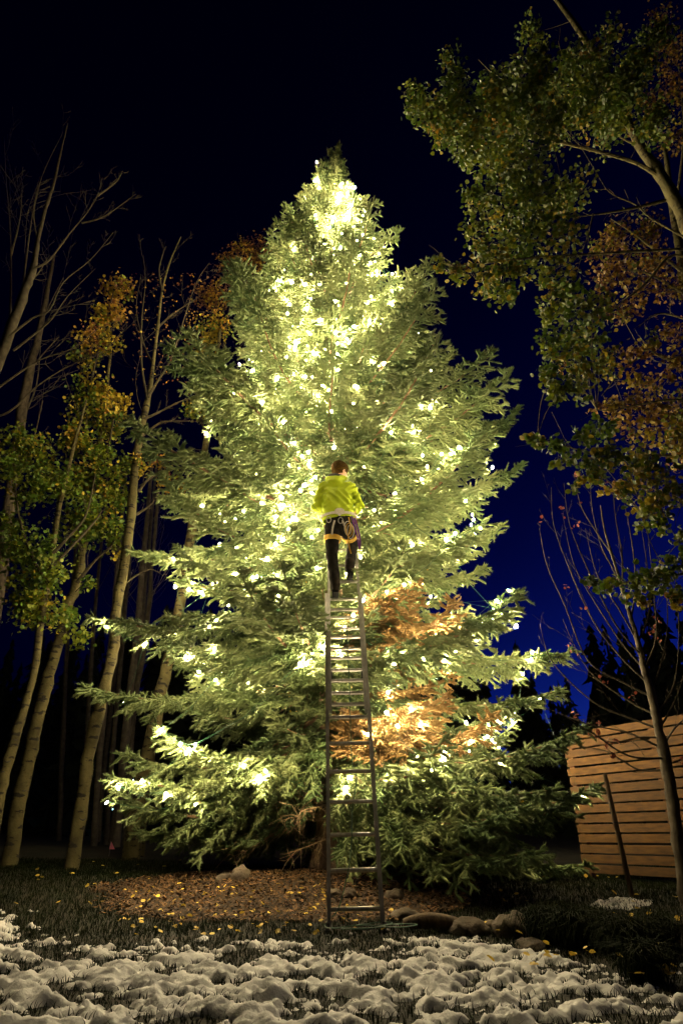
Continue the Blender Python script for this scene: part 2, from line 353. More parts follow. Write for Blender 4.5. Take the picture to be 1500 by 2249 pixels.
def make_branch(L, seed, sag=0.10, tipup=0.14, hang=0.25, bare=0.12, dense=1.0):
    """one spruce bough along +X: wood mesh and needle mesh"""
    r = np.random.default_rng(seed)
    n = 14; t = np.linspace(0, 1, n)
    y = 0.03 * L * np.sin(t * r.uniform(3, 6) + r.uniform(0, 6)) * t
    z = L * (-sag * np.sin(t * math.pi * 0.85) * 1.2 + tipup * t**3)
    axp = np.stack([t * L, y, z], 1)
    mb = MB(); mb.tube(axp, 0.010 * L * (1 - t)**0.8 + 0.0045, 6)
    S0, S1 = [], []
    def at(tt): return np.array([np.interp(tt, t, axp[:, k]) for k in range(3)])
    for i in range(4):
        a, b = at(0.80 + 0.05 * i), at(0.85 + 0.05 * i); S0.append(a); S1.append(b)
    tt = bare; side = 1
    while tt < 0.97:
        side = -side
        base = at(tt); tan = unit(at(min(1, tt + 0.05)) - at(max(0, tt - 0.05)))
        ll = (0.36 * L * (1 - tt)**0.75 * (0.55 + 0.45 * min(1, tt / 0.3)) + 0.09) * r.uniform(0.7, 1.15)
        th = side * R(r.uniform(42, 62))
        lat = np.array([-tan[1], tan[0], 0]); lat = unit(lat)
        d = tan * math.cos(th) + lat * math.sin(th); d[2] += r.normal(0.02, 0.16); d = unit(d)
        m = max(2, int(ll / 0.095)); pts = [base]
        hg = hang * r.uniform(0.4, 1.4)
        for k in range(m):
            f = (k + 1) / m
            dd = unit(d + tan * 0.35 * f + np.array([0, 0, -hg * f * 1.1 * min(1.0, ll / 0.4)]))
            pts.append(pts[-1] + dd * ll / m)
        pts = np.array(pts)
        mb.tube(pts, np.linspace(0.0035 + 0.006 * ll, 0.002, len(pts)), 3, False)
        for k in range(m):
            if tt > 0.3 or k > m * 0.3:
                S0.append(pts[k]); S1.append(pts[k + 1])
        s2 = 1
        for k in range(1, m + 1):
            for rep in range(3):
                if r.random() > 0.85 * dense: continue
                s2 = -s2
                f = k / m; dl = unit(pts[k] - pts[k - 1]); la = unit(np.array([-dl[1], dl[0], 0]))
                th2 = s2 * R(r.uniform(35, 60)); dq = dl * math.cos(th2) + la * math.sin(th2)
                dq[2] += r.normal(0.0, 0.34) - 0.25 * hang; dq = unit(dq)
                sl = r.uniform(0.09, 0.20) * (1.15 - 0.5 * f) * (1 + 0.3 * min(1, ll))
                p = pts[k - 1] + (pts[k] - pts[k - 1]) * r.random()
                S0.append(p); S1.append(p + dq * sl)
                if sl > 0.11 and r.random() < 0.6:
                    p2 = p + dq * sl * 0.45; d3 = unit(dq + la * s2 * -0.9 + r.normal(0, 0.2, 3)); S0.append(p2); S1.append(p2 + d3 * sl * 0.55)
        tt += (0.060 + 0.025 * r.random()) / L
    S0, S1 = np.array(S0), np.array(S1)
    Vn, Tn = needle_mesh(S0, S1, r)
    wood = mesh_from('branch', np.concatenate(mb.v), mb.f); SHOOTS[wood.name] = S1[r.choice(len(S1), min(90, len(S1)), replace=False)]
    ned = mesh_from('needles', Vn, Tn)
    wood.materials.append(M_twig); ned.materials.append(M_needle)
    return wood, ned
SHOOTS = {}
LENS = [0.5, 0.9, 1.4, 2.0, 2.7, 3.4]
VAR = {}; FOL = []
for i, L in enumerate(LENS):
    VAR[i] = [make_branch(L, 100 + i * 10 + k, sag=0.05 + 0.03 * k, tipup=0.10 + 0.05 * k, hang=[0.05, 0.12, 0.2, 0.3, 0.4, 0.5][i] + 0.1 * k, bare=[0.03, 0.04, 0.05, 0.06, 0.08, 0.10][i]) for k in range(3)]
n_br = [0]
def place_branch(h, az, L, pitch, roll=0.0, dead=False, k=None, base=None, fol=True):
    i = int(np.argmin([abs(math.log(L / q)) for q in LENS])); k = random.randrange(3) if k is None else k
    wood, ned = VAR[i][k]; s = L / LENS[i]
    b = bpy.data.objects.new('branch', wood); col.objects.link(b); b.parent = spruce
    q = trunk_xy(h) if base is None else base
    b.location = tuple(q - tb); b.rotation_mode = 'XYZ'
    MM = Matrix.Translation(Vector(q - tb)) @ Matrix.Rotation(az, 4, 'Z') @ Matrix.Rotation(-pitch, 4, 'Y') @ Matrix.Rotation(roll, 4, 'X') @ Matrix.Scale(s, 4)
    b.matrix_basis = MM
    nd = bpy.data.objects.new('needles', ned); col.objects.link(nd); nd.parent = b
    nd['kind'] = 'stuff'
    if dead:
        nd.material_slots[0].link = 'OBJECT'; nd.material_slots[0].material = M_dead
        b.material_slots[0].link = 'OBJECT'; b.material_slots[0].material = M_deadtw
        b['label'] = 'dead branch with orange brown needles'
    n_br[0] += 1; mm = np.array(MM)
    if fol: FOL.append(SHOOTS[wood.name] @ mm[:3, :3].T + mm[:3, 3] + tb)
    return b
PROF_H = [0.0, 0.8, 1.5, 3.0, 4.4, 6.0, 7.3, 9.0, 10.7, 12.2, 13.3, 14.3, 15.0, 15.7]
PROF_R = [3.2, 3.5, 3.6, 3.5, 3.4, 3.35, 3.0, 2.4, 1.75, 1.2, 0.85, 0.46, 0.30, 0.2]
def RAD(h): return float(np.interp(h * 15.7 / HT, PROF_H, PROF_R))
def pitch_at(h): return R(float(np.interp(h, [0.8, 2, 4, 6, 8, 10.5, 13, 15.5], [-15, -12, -5, 2, 7, 13, 26, 50])))
def ladder_Y(z): return 6.2 + 0.424 * z
h = 0.95; wi = 0
while h < HT - 0.15:
    Rh = RAD(h); nb = 9 if 2 < h < 11 else (9 if h < 13.5 else 7)
    a0 = random.uniform(0, 6.28)
    for j in range(nb):
        az = a0 + j * 2 * math.pi / nb + random.gauss(0, 0.13)
        L = Rh * random.choice([random.uniform(.6, .85), random.uniform(0.85, 1.1)]); pt = pitch_at(h) + random.gauss(0, R(4.5)); hh = h + random.gauss(0, 0.06)
        d = (az + math.pi / 2 + math.pi) % (2 * math.pi) - math.pi        # angle off the camera side
        if hh < 2.3 and -R(62) < d < R(30): continue                       # cleared mouth under the front boughs
        if hh < 6.0 and abs(d) < R(40):
            room = max(0.5, (tb[1] - ladder_Y(tb[2] + hh + L * math.sin(pt) * 0.5) - 0.15))
            if abs(d) < R(30): L = min(L, room)
            else: L = min(L, room * 1.5)
            if L < 0.6 and random.random() < 0.4: continue
        dead = False
        place_branch(hh, az, L, pt, random.gauss(0, R(8)), dead)
    h += float(np.interp(h, [0, 5, 10, 13, 15.7], [0.52, 0.58, 0.58, 0.46, 0.26])); wi += 1
# boughs that the photograph shows by themselves
F_ = -math.pi / 2
for (hh, d, L, pt, dead) in [(2.9, R(-10), 2.85, R(-1), False), (3.35, R(20), 2.7, R(2), False),
                             (1.35, R(38), 3.3, R(-17), False), (1.15, R(52), 3.4, R(-13), False), (1.3, R(66), 3.5, R(-11), False), (1.6, R(28), 2.7, R(-12), False),
                             (3.3, R(31), 2.2, R(-4), True), (3.15, R(44), 2.5, R(-6), True), (1.95, R(36), 2.3, R(-6), True), (1.75, R(42), 2.1, R(-3), True), (1.85, R(58), 2.5, R(-7), True), (1.6, R(30), 1.7, R(-2), True), (3.25, R(38), 1.9, R(-3), True), (3.0, R(50), 2.2, R(-5), True), (3.1, R(28), 1.5, R(0), True), (2.5, R(62), 1.9, R(-8), True),
                             (1.5, R(-62), 3.1, R(-12), False), (1.1, R(-80), 3.0, R(-8), False), (1.9, R(-50), 2.7, R(-15), False)]:
    place_branch(hh, F_ + d, L, pt, 0, dead, fol=dead or hh < 2)
for (hh, d, L, pt) in [(6.4, R(-36), 3.7, R(0)), (7.3, R(27), 3.3, R(4)), (5.4, R(-50), 3.8, R(-2)), (2.95, R(-20), 2.9, R(-3)), (8.4, R(6), 2.9, R(4)), (9.7, R(-16), 2.4, R(9)), (7.9, R(-30), 3.2, R(3)), (6.1, R(44), 3.6, R(0)), (10.4, R(20), 2.1, R(10))]:
    place_branch(hh, F_ + d, L, pt, 0, fol=False)                  # long dark boughs reaching out past the lights
place_branch(HT - 0.35, 0.3, 0.42, R(82))
for k in range(40):                                   # short inner sprays that hide most of the trunk
    hh = 2.4 + 10.0 * k / 39 + random.uniform(-.1, .1); d = random.uniform(R(-75), R(75))
    L = random.uniform(.7, 1.15)
    if hh < 6.0 and abs(d) < R(50): L = min(L, max(.5, tb[1] - ladder_Y(tb[2] + hh) - .2))
    place_branch(hh, F_ + d, L, pitch_at(hh) + random.gauss(0, R(9)), random.gauss(0, R(10)))
for (hh, d, L) in [(2.15, R(-30), 1.0), (2.5, R(-12), .9), (2.3, R(8), .8), (2.75, R(-25), 1.1), (1.9, R(-48), 1.1), (2.6, R(20), 1.0), (2.0, R(-8), .7)]: place_branch(hh, F_ + d, L, R(-10))
# dead bare twigs low on the trunk
for i in range(14):
    mb = MB(); hh = random.uniform(0.35, 1.7); d = random.uniform(R(-70), R(55)); L = random.uniform(0.7, 1.6)
    p = trunk_xy(hh); dr = np.array([math.cos(F_ + d), math.sin(F_ + d), random.uniform(-0.28, 0.02)])
    pts = [p]
    for k in range(9):
        dr = unit(dr + rng.normal(0, 0.16, 3)); pts.append(pts[-1] + dr * L / 9); pts[-1][2] = max(pts[-1][2], float(ground_z(pts[-1][0], pts[-1][1])) + 0.05)
    mb.tube(pts, np.linspace(0.02, 0.004, 10) * random.uniform(0.6, 1.1), 5)
    for k in range(2, 10):
        for _ in range(4):
            q = [pts[k]]; dd = unit(dr + rng.normal(0, 0.6, 3)); l2 = random.uniform(0.12, 0.4)
            for e in range(4): dd = unit(dd + rng.normal(0, 0.25, 3) + np.array([0, 0, -0.06])); q.append(q[-1] + dd * l2 / 4)
            mb.tube(q, np.linspace(0.0045, 0.0018, 5), 3, False)
    mb.build('dead_branch', M_deadtw, spruce)

# ------------------------------------------------------------------ light strings
def bulb_mesh():
    pr = [(0, 0.0), (0.0085, 0.004), (0.0125, 0.014), (0.0105, 0.026), (0.0045, 0.036), (0, 0.040)]
    V = []; f = []; S = 6
    for r_, z_ in pr[1:-1]:
        for k in range(S): V.append((r_ * math.cos(k * 2 * math.pi / S), r_ * math.sin(k * 2 * math.pi / S), -z_))
    a, b = len(V), len(V) + 1; V += [(0, 0, 0), (0, 0, -0.040)]
    for i in range(3):
        for k in range(S): f.append((i * S + k, (i + 1) * S + k, (i + 1) * S + (k + 1) % S, i * S + (k + 1) % S))
    for k in range(S): f.append((a, k, (k + 1) % S)); f.append((b, 3 * S + (k + 1) % S, 3 * S + k))
    me = mesh_from('bulb', np.array(V), f); me.materials.append(M_bulb); return me
BULB = bulb_mesh()
def light_string(name, pts, label, group=None, cord_r=0.0028, scl=(0.85, 1.35)):
    pts = np.asarray(pts, float)
    rt = root(name, pts[0], label, 'light string', group)
    mid = [pts[0]]
    for a, b in zip(pts[:-1], pts[1:]):
        m = (a + b) / 2; m = m + np.array([0, 0, -0.08 * np.linalg.norm(b - a)]); mid += [m, b]
    mb = MB(); mb.tube(mid, cord_r, 4)
    for q in pts: mb.tube([q + [0, 0, 0.022], q + [0, 0, -0.002]], 0.006, 6)
    mb.build('wire', M_cord, rt)
    for q in pts:
        b = bpy.data.objects.new('bulb', BULB); col.objects.link(b); b.parent = rt
        b.location = tuple(q - pts[0]); sF = random.uniform(*scl); b.scale = (sF, sF, sF)
        b.rotation_euler = (random.gauss(0, 0.6), random.gauss(0, 0.6), 0)
    return rt
FOL = np.concatenate(FOL)
LS = 'string of warm white bulbs wound back and forth through the tall spruce'
strings = [(11.2, 6.8, 90, 0.33), (13.6, 12.0, 18, 0.6), (12.8, 11.0, 44, 0.42), (11.8, 10.0, 66, 0.40), (10.6, 8.8, 78, 0.38), (9.6, 8.0, 84, 0.36), (8.6, 7.0, 86, 0.36), (7.6, 6.0, 84, 0.38),
           (6.8, 5.2, 74, 0.44), (5.8, 4.2, 68, 0.52), (4.8, 3.4, 56, 0.60), (3.8, 2.5, 56, 0.64), (2.9, 1.7, 50, 0.60), (2.4, 1.2, 32, 0.56)]
for (h0, h1, nb, fr) in strings:
    pts = []; ph = random.uniform(0, 6.28); ph2 = random.uniform(0, 6.28)
    ang = random.uniform(-1.2, 1.2)
    sgn = random.choice([-1, 1])
    for k in range(nb):
        t = k / (nb - 1); hh = h0 + (h1 - h0) * t + 0.22 * math.sin(k * 0.9 + ph) + random.gauss(0, 0.08)
        hh = min(max(hh, 0.8), HT - 0.4); Rr = RAD(hh)
        ang += sgn * 0.19 / max(0.35, Rr * 0.30) * random.uniform(0.5, 1.2)
        if abs(ang) > R(125 if hh < 6 else (45 if nb == 90 else 95)): sgn = -1 if ang > 0 else 1
        rr = Rr * min(0.93, max(0.12, fr + 0.26 * math.sin(k * 0.37 + ph2) + random.gauss(0, 0.10)))
        d = ang
        q = trunk_xy(hh) + np.array([math.cos(F_ + d) * rr, math.sin(F_ + d) * rr, rr * math.tan(pitch_at(hh)) * 0.8 + 0.05])
        if hh < 6.2 and abs(q[0] - 0.05) < 0.5:                 # keep the climber's side of the ladder clear
            q[1] = max(q[1], ladder_Y(q[2]) + 0.12 + 0.2 * random.random())
        q[2] = max(q[2], float(ground_z(q[0], q[1])) + 0.35)
        dq = ((FOL - q) ** 2).sum(1) + 0.5 * np.clip(FOL[:, 1] - q[1], 0, 1); ix = int(np.argmin(dq))
        if not (hh < 6.2 and abs(FOL[ix][0] - 0.05) < 0.4 and FOL[ix][1] < ladder_Y(FOL[ix][2]) + .08): q = FOL[ix] + np.array([random.gauss(0, .03), -random.uniform(.04, .14), random.uniform(.0, .06)]); near = ((FOL - FOL[ix]) ** 2).sum(1) < .09**2; FOL[near] += [0, 0, 500.0]
        pts.append(q)
    light_string('light_string', pts, LS, 'light strings on the spruce')
q = P(1036, 1128, 9.3)
light_string('light_string', [q + np.array([0.03 * math.sin(k * 2.1), 0.02 * k, -0.085 * k]) for k in range(7)], 'short end of light string dangling from a bough tip against the sky', None)
q = P(764, 400, 8.75)
light_string('light_string', [q + np.array([0.02 * math.sin(k * 1.7), 0.0, -0.16 * k]) for k in range(7)], 'light string hanging straight down beside the spruce top', None, scl=(.6, .8))

# ------------------------------------------------------------------ ladder
LA = R(67.0); l_foot = P(782.5, 2048, 6.2); l_foot[2] = float(ground_z(l_foot[0], 6.2)) + 0.0
l_up = unit(np.array([-0.025, math.cos(LA), math.sin(LA)])); l_side = unit(np.array([1, 0.025 * math.cos(LA), 0]) - 0); l_side = unit(l_side - l_up * np.dot(l_side, l_up))
l_nrm = np.cross(l_side, l_up); l_nrm *= -np.sign(l_nrm[1])       # towards the climber
def LP(s, a, n=0.0): return l_foot + l_up * s + l_side * a + l_nrm * n
lad = root('extension_ladder', l_foot, 'long aluminium extension ladder leaning into the lit spruce', 'ladder')
def rail(a, s0, s1, n, w, dpt):
    mb = MB(); sg = 1 if a > 0 else -1
    c = LP((s0 + s1) / 2, a, n); hl = (s1 - s0) / 2
    mb.box(c, l_up, l_side, l_nrm, hl, 0.003, dpt)                       # web
    for e in (-1, 1): mb.box(c + l_nrm * e * (dpt - 0.002) - l_side * sg * (w / 2 + 0.003), l_up, l_side, l_nrm, hl, w / 2, 0.002)
    return mb.build('rail', M_alu, lad)
W0, W1 = 0.238, 0.205
for a in (-W0, W0): rail(a, 0.03, 3.78, 0.0, 0.028, 0.036)
for a in (-W1, W1): rail(a, 2.02, 5.36, 0.075, 0.026, 0.034)
def rung(s, half, n):
    mb = MB(); mb.box(LP(s, 0, n), l_side, l_up, l_nrm, half, 0.014, 0.017, 0.005)
    for k in range(-2, 3): mb.box(LP(s + 0.0145, 0, n + k * 0.005), l_side, l_up, l_nrm, half - 0.004, 0.0012, 0.0012)
    for e in (-1, 1): mb.box(LP(s, e * (half - 0.010), n), l_side, l_up, l_nrm, 0.008, 0.020, 0.022)
    return mb.build('rung', M_alu, lad)
for k in range(12): rung(0.17 + 0.305 * k, W0 - 0.003, 0.0)
for k in range(11): rung(2.06 + 0.05 + 0.305 * k, W1 - 0.003, 0.075)
for a in (-W0, W0):
    mb = MB(); mb.box(LP(0.025, a * 0.985, 0), l_up, l_side, l_nrm, 0.03, 0.016, 0.045, 0.004)
    c = LP(0.0, a * 0.985, 0); c[2] = l_foot[2] + 0.008; mb.box(c, [1, 0, 0], [0, 1, 0], [0, 0, 1], 0.03, 0.055, 0.009)
    mb.build('foot', M_black, lad)
for e in (-1, 1):
    mb = MB(); mb.box(LP(2.50, e * (W1 - 0.035), 0.05), l_up, l_side, l_nrm, 0.05, 0.008, 0.012)
    mb.box(LP(2.46, e * (W1 - 0.035), 0.02), l_up, l_side, l_nrm, 0.012, 0.010, 0.03); mb.build('rung_lock', M_black, lad)

# green cord hanging down the ladder to a loose heap on the grass
pts = []
for (x, y) in [(762, 1382), (764, 1440), (767, 1500), (769, 1560), (771, 1630), (774, 1680), (783, 1708), (779, 1740), (773, 1790), (772, 1850), (766, 1905), (756, 1950), (742, 1998)]:
    yy = 7.4 - (y - 1382) / (1998 - 1382) * 1.15; pts.append(P(x, y, yy - 0.07))
q = pts[-1].copy()
for (x, y) in [(-0.14, 6.2), (-0.05, 6.02), (0.12, 5.95), (0.3, 6.05), (0.42, 6.15), (0.34, 6.25), (0.14, 6.12), (0.0, 6.0), (0.1, 5.86), (0.32, 5.9), (0.5, 6.02), (0.62, 6.12), (0.5, 6.2), (0.36, 6.0), (0.2, 5.9), (0.06, 5.88)]:
    pts.append(np.array([x, y, float(ground_z(x, y)) + 0.05 + 0.02 * random.random()]))
def smooth_path(p, n=4):
    p = np.asarray(p, float); out = []
    for i in range(len(p) - 1):
        p0, p1, p2, p3 = p[max(i - 1, 0)], p[i], p[i + 1], p[min(i + 2, len(p) - 1)]
        for k in range(n):
            t = k / n; out.append(0.5 * ((2 * p1) + (-p0 + p2) * t + (2 * p0 - 5 * p1 + 4 * p2 - p3) * t * t + (-p0 + 3 * p1 - 3 * p2 + p3) * t**3))
    out.append(p[-1]); return np.array(out)
mb = MB(); mb.tube(smooth_path(pts), 0.005, 5); o = mb.build('power_cord', M_cord)
tag(o, 'thin green cord hanging down the ladder to a tangle at its feet', 'cord')

# ------------------------------------------------------------------ person on the ladder
M_jacket = mat('lime_jacket', (0.24, 0.31, 0.008), (0.30, 0.385, 0.013), 6, 0.75, 0.15, 60, spec=.15)
M_lining = mat('dark_lining', (0.015, 0.013, 0.014), (0.03, 0.025, 0.03), 30, 0.9)
M_trouser = mat('dark_trousers', (0.008, 0.007, 0.006), (0.02, 0.017, 0.014), 10, 0.95, 0.2, 50, spec=.05)
M_boot = mat('dark_boot', (0.009, 0.007, 0.005), (0.025, 0.018, 0.012), 16, 0.9, spec=.08)
M_skin = mat('skin', (0.52, 0.28, 0.18), (0.60, 0.34, 0.23), 14, 0.6)
M_beanie = mat('brown_beanie', (0.030, 0.016, 0.003), (0.060, 0.034, 0.007), 60, 0.95, 0.8, 160, sheen=0.0, spec=.05)
M_glove = mat('leather_glove', (0.09, 0.045, 0.02), (0.16, 0.08, 0.035), 20, 0.8)
M_web = mat('grey_webbing', (0.36, 0.32, 0.27), (0.46, 0.42, 0.36), 40, 0.85)
M_loop = mat('yellow_padding', (0.42, 0.24, 0.025), (0.52, 0.32, 0.05), 20, 0.8)
M_purple = mat('purple_sling', (0.10, 0.02, 0.16), (0.15, 0.035, 0.22), 20, 0.8)
M_sole = mat('boot_sole', (0.008, 0.008, 0.008), (0.014, 0.014, 0.014), 20, 0.95, spec=.05)

def capsule_soup(caps):
    mb = MB(); S = 12
    for (a, ra, b, rb) in caps:
        a = np.asarray(a, float); b = np.asarray(b, float); d = b - a; L = np.linalg.norm(d); d = d / (L + 1e-9)
        pts, rr = [], []
        for k in range(5):
            th = math.pi / 2 * (1 - k / 4.0); pts.append(a - d * ra * math.sin(th)); rr.append(max(0.002, ra * math.cos(th)))
        for k in range(1, 5): pts.append(a + d * L * k / 5); rr.append(ra + (rb - ra) * k / 5)
        for k in range(5):
            th = math.pi / 2 * k / 4.0; pts.append(b + d * rb * math.sin(th)); rr.append(max(0.002, rb * math.cos(th)))
        mb.tube(pts, rr, S)
    return mb
def blob(name, caps, m, parent, voxel=0.012, smooth=6, disp=None, cut=None):
    mb = capsule_soup(caps); me = mesh_from('tmp', np.concatenate(mb.v), mb.f)
    o = bpy.data.objects.new('tmp', me); col.objects.link(o)
    r_ = o.modifiers.new('r', 'REMESH'); r_.mode = 'VOXEL'; r_.voxel_size = voxel
    s_ = o.modifiers.new('s', 'SMOOTH'); s_.iterations = smooth; s_.factor = 0.5
    dg = bpy.context.evaluated_depsgraph_get(); ev = o.evaluated_get(dg).to_mesh()
    n = len(ev.vertices); V = np.empty(n * 3, np.float32); ev.vertices.foreach_get('co', V); V = V.reshape(-1, 3).astype(float)
    Nn = np.empty(n * 3, np.float32); ev.vertices.foreach_get('normal', Nn); Nn = Nn.reshape(-1, 3)
    Fc = [tuple(p.vertices) for p in ev.polygons]
    o.evaluated_get(dg).to_mesh_clear(); bpy.data.objects.remove(o); bpy.data.meshes.remove(me)
    if cut is not None:
        Fc = [f for f in Fc if min(V[i][2] - cut(V[i]) for i in f) > 0]; us = sorted({i for f in Fc for i in f}); mp_ = {a: b for b, a in enumerate(us)}; V = V[us]; Nn = Nn[us]; Fc = [tuple(mp_[i] for i in f) for f in Fc]
    if disp is not None: V = V + Nn * disp(V)[:, None]
    return mk(name, V, Fc, m, parent, True)

soleL = LP(0.17 + 0.305 * 12 + 0.02, -0.10, 0.10)
# joints, from photo pixels at the climber's distance
J = dict(lank=P(736, 1286, 7.55), lknee=P(729, 1222, 7.60), lhip=P(730, 1160, 7.58), rhip=P(762, 1160, 7.58),
         rknee=P(775, 1196, 7.90), rank=P(768, 1246, 7.62), pelvis=P(746, 1156, 7.56), waist=P(744, 1132, 7.60), chest=P(741, 1092, 7.66), neck=P(742, 1056, 7.74),
         head=P(748, 1037, 7.78), lsh=P(713, 1071, 7.66), rsh=P(769, 1071, 7.66), lelb=P(694, 1113, 7.70), relb=P(788, 1109, 7.70), lwri=P(699, 1124, 7.98), rwri=P(779, 1127, 7.84))
man = root('person', soleL, 'person in lime green jacket, brown beanie and climbing harness standing on the ladder', 'person')
hd = J['head']; face_dir = unit(np.array([0.80, 0.60, 0.02])); hup = np.array([0, 0.05, 1.0]); hside = unit(np.cross(face_dir, hup))
def hp(f, s_, u): return hd + face_dir * f + hside * s_ + np.array([0, 0, u])
j = J
body = [(j['lank'], .042, j['lknee'], .052), (j['lknee'], .055, j['lhip'], .08), (j['rank'], .042, j['rknee'], .052), (j['rknee'], .055, j['rhip'], .08),
        (j['lhip'], .09, j['rhip'], .09), (j['pelvis'], .10, j['waist'], .105), (j['waist'], .105, j['chest'], .105), (j['chest'], .105, j['neck'] - [0, 0, .06], .07), (j['lsh'], .065, j['rsh'], .065),
        (j['lsh'], .055, j['lelb'], .042), (j['lelb'], .042, j['lwri'], .03), (j['rsh'], .055, j['relb'], .042), (j['relb'], .042, j['rwri'], .03),
        (j['neck'] - [0, 0, .06], .06, hd - [0, 0, .07], .056),
        (hp(-.02, 0, .03), .085, hp(.015, 0, .02), .085), (hp(.03, 0, -.03), .066, hp(.045, 0, -.075), .045),
        (hp(.092, 0, .005), .011, hp(.112, 0, -.03), .014),                                    # nose
        (hp(.0, -.082, .0), .018, hp(-.008, -.088, -.03), .012), (hp(.0, .082, .0), .018, hp(-.008, .088, -.03), .012),   # ears
        (hp(.088, 0, -.068), .012, hp(.084, 0, -.062), .014)]                                  # lips
for sgn, wr, dr in ((-1, j['lwri'], unit(np.array([0.15, 0.95, 0.1]))), (1, j['rwri'], unit(np.array([0.05, 0.3, -1.0])))):
    pc = wr + dr * .06; body.append((wr, .03, pc, .036))
bd = blob('body', body, M_skin, man, 0.010, 4)
for s_ in (-.032, .032):
    mb = MB(); mb.tube([hp(.080, s_, .012), hp(.086, s_, .012), hp(.089, s_, .012)], [.011, .009, .002], 8); mb.build('eye', M_black, man, True)
# gloves: palm and five separate fingers
def glove(wr, dr, side, curl, parent):
    dr = unit(dr); side = unit(side - dr * np.dot(side, dr)); pn = np.cross(dr, side)
    caps = [(wr - dr * .03, .037, wr + dr * .02, .038), (wr + dr * .03 - side * .022, .022, wr + dr * .085 - side * .026, .018), (wr + dr * .03 + side * .018, .024, wr + dr * .085 + side * .022, .018)]
    for i, (o_, ln) in enumerate([(-.032, .070), (-.011, .082), (.011, .078), (.032, .062)]):
        p = wr + dr * .09 + side * o_; d = dr.copy()
        for k in range(3):
            d = unit(d * math.cos(curl) + pn * math.sin(curl)); q = p + d * ln * (.42 - .06 * k); caps.append((p, .0105 - .001 * k, q, .010 - .001 * k)); p = q
    p = wr + dr * .02 - side * .034; q = p + unit(dr * .6 - side * .7 + pn * .4) * .04; caps += [(p, .014, q, .012), (q, .012, q + unit(dr + pn * .8) * .034, .010)]
    return blob('glove', caps, M_glove, parent, 0.0055, 2)
glove(j['lwri'], np.array([0.15, 0.95, 0.1]), np.array([-1.0, 0.1, 0]), 0.35, man)
glove(j['rwri'], np.array([0.02, 0.3, -1.0]), np.array([0.9, 0.4, 0]), 0.30, man)
def folds(V):
    x, y, z = (V - j['chest']).T
    f1 = np.sin((x * 0.75 + z * 0.55) * 62 + 2.2 * np.sin(z * 9 + x * 5)) * np.exp(-((z + 0.12) / 0.2)**2)
    f2 = np.sin((z * 1.0 - x * 0.35) * 75 + 1.7 * np.sin(x * 14)) * np.exp(-((np.abs(x) - 0.24) / 0.08)**2)
    f3 = noise2(x * 16 + 3, z * 16)
    return 0.013 * f1 + 0.010 * f2 + 0.009 * f3
hemz = P(746, 1145, 7.6)[2]
jk = [(j['waist'] + [-.09, 0, -.13], .135, j['waist'] + [-.085, 0, 0], .135), (j['waist'] + [.09, 0, -.13], .135, j['waist'] + [.085, 0, 0], .135), (j['waist'] + [0, -.01, -.13], .158, j['waist'], .155), (j['waist'] + [0, 0, -.02], .15, j['chest'] + [0, 0, -.01], .155), (j['waist'] - [0.0, 0, .06] + [-.085, 0, 0], .135, j['chest'] + [-.075, 0, -.02], .14), (j['waist'] - [0.0, 0, .06] + [.085, 0, 0], .135, j['chest'] + [.075, 0, -.02], .14),
      (j['chest'] + [-.07, 0, -.04], .145, j['lsh'] + [.035, 0, -.03], .095), (j['chest'] + [.07, 0, -.04], .145, j['rsh'] + [-.035, 0, -.03], .095), (j['lsh'] + [.02, 0, 0], .082, j['rsh'] - [.02, 0, 0], .082),
      (j['lsh'], .085, j['lelb'], .072), (j['lelb'], .074, j['lwri'] - [0, .02, 0], .05), (j['rsh'], .085, j['relb'], .076), (j['relb'], .078, j['rwri'] + [0, -.01, .015], .05), (j['neck'] - [0, 0, .09], .09, j['neck'] - [0, 0, .03], .075)]
jacket = blob('jacket', jk, M_jacket, man, 0.010, 5, folds, lambda v: hemz + .02 * math.sin((v[0] - 0.0) * 9) if abs(v[0] - j['waist'][0]) < .235 else -9)
sol = jacket.modifiers.new('cloth', 'SOLIDIFY'); sol.thickness = .008; sol.offset = -1
# hood lying on the back, with its dark lining
nk = j['neck']
hood = [(nk + [-.12, -.07, -.03], .062, nk + [-.02, -.125, -.075], .075), (nk + [-.02, -.125, -.075], .075, nk + [.08, -.08, -.01], .048), (nk + [-.12, -.07, -.03], .062, nk + [-.13, .02, -.01], .045), (nk + [-.10, -.12, -.10], .055, nk + [0.03, -.125, -.11], .05)]
hd_o = blob('hood', hood, M_jacket, man, 0.009, 5, lambda V: 0.005 * np.sin((V - nk) @ np.array([22., 10., 90.])))
blob('hood_lining', [(nk + [-.10, -.06, .032], .046, nk + [-.02, -.10, .012], .050), (nk + [-.02, -.10, .012], .048, nk + [.05, -.06, .03], .034)], M_lining, hd_o, 0.009, 4)
tr = [(j['lank'] + [0, 0, .02], .068, j['lknee'], .078), (j['lknee'], .080, j['lhip'] - [0, 0, .02], .105), (j['rank'] + [0, 0, .03], .066, j['rknee'], .078), (j['rknee'], .080, j['rhip'] - [0, 0, .02], .105),
      (j['lhip'] + [.01, -.01, 0], .118, j['rhip'] + [-.01, -.01, 0], .118), (j['pelvis'] + [-.05, 0, 0], .12, j['waist'] + [-.05, 0, -.03], .12), (j['pelvis'] + [.05, 0, 0], .12, j['waist'] + [.05, 0, -.03], .12)]
blob('trousers', tr, M_trouser, man, 0.010, 4, lambda V: 0.004 * np.sin(V[:, 2] * 38 + V[:, 0] * 40 + 3 * np.sin(V[:, 0] * 20)) + 0.009 * noise2(V[:, 0] * 11, V[:, 2] * 8))
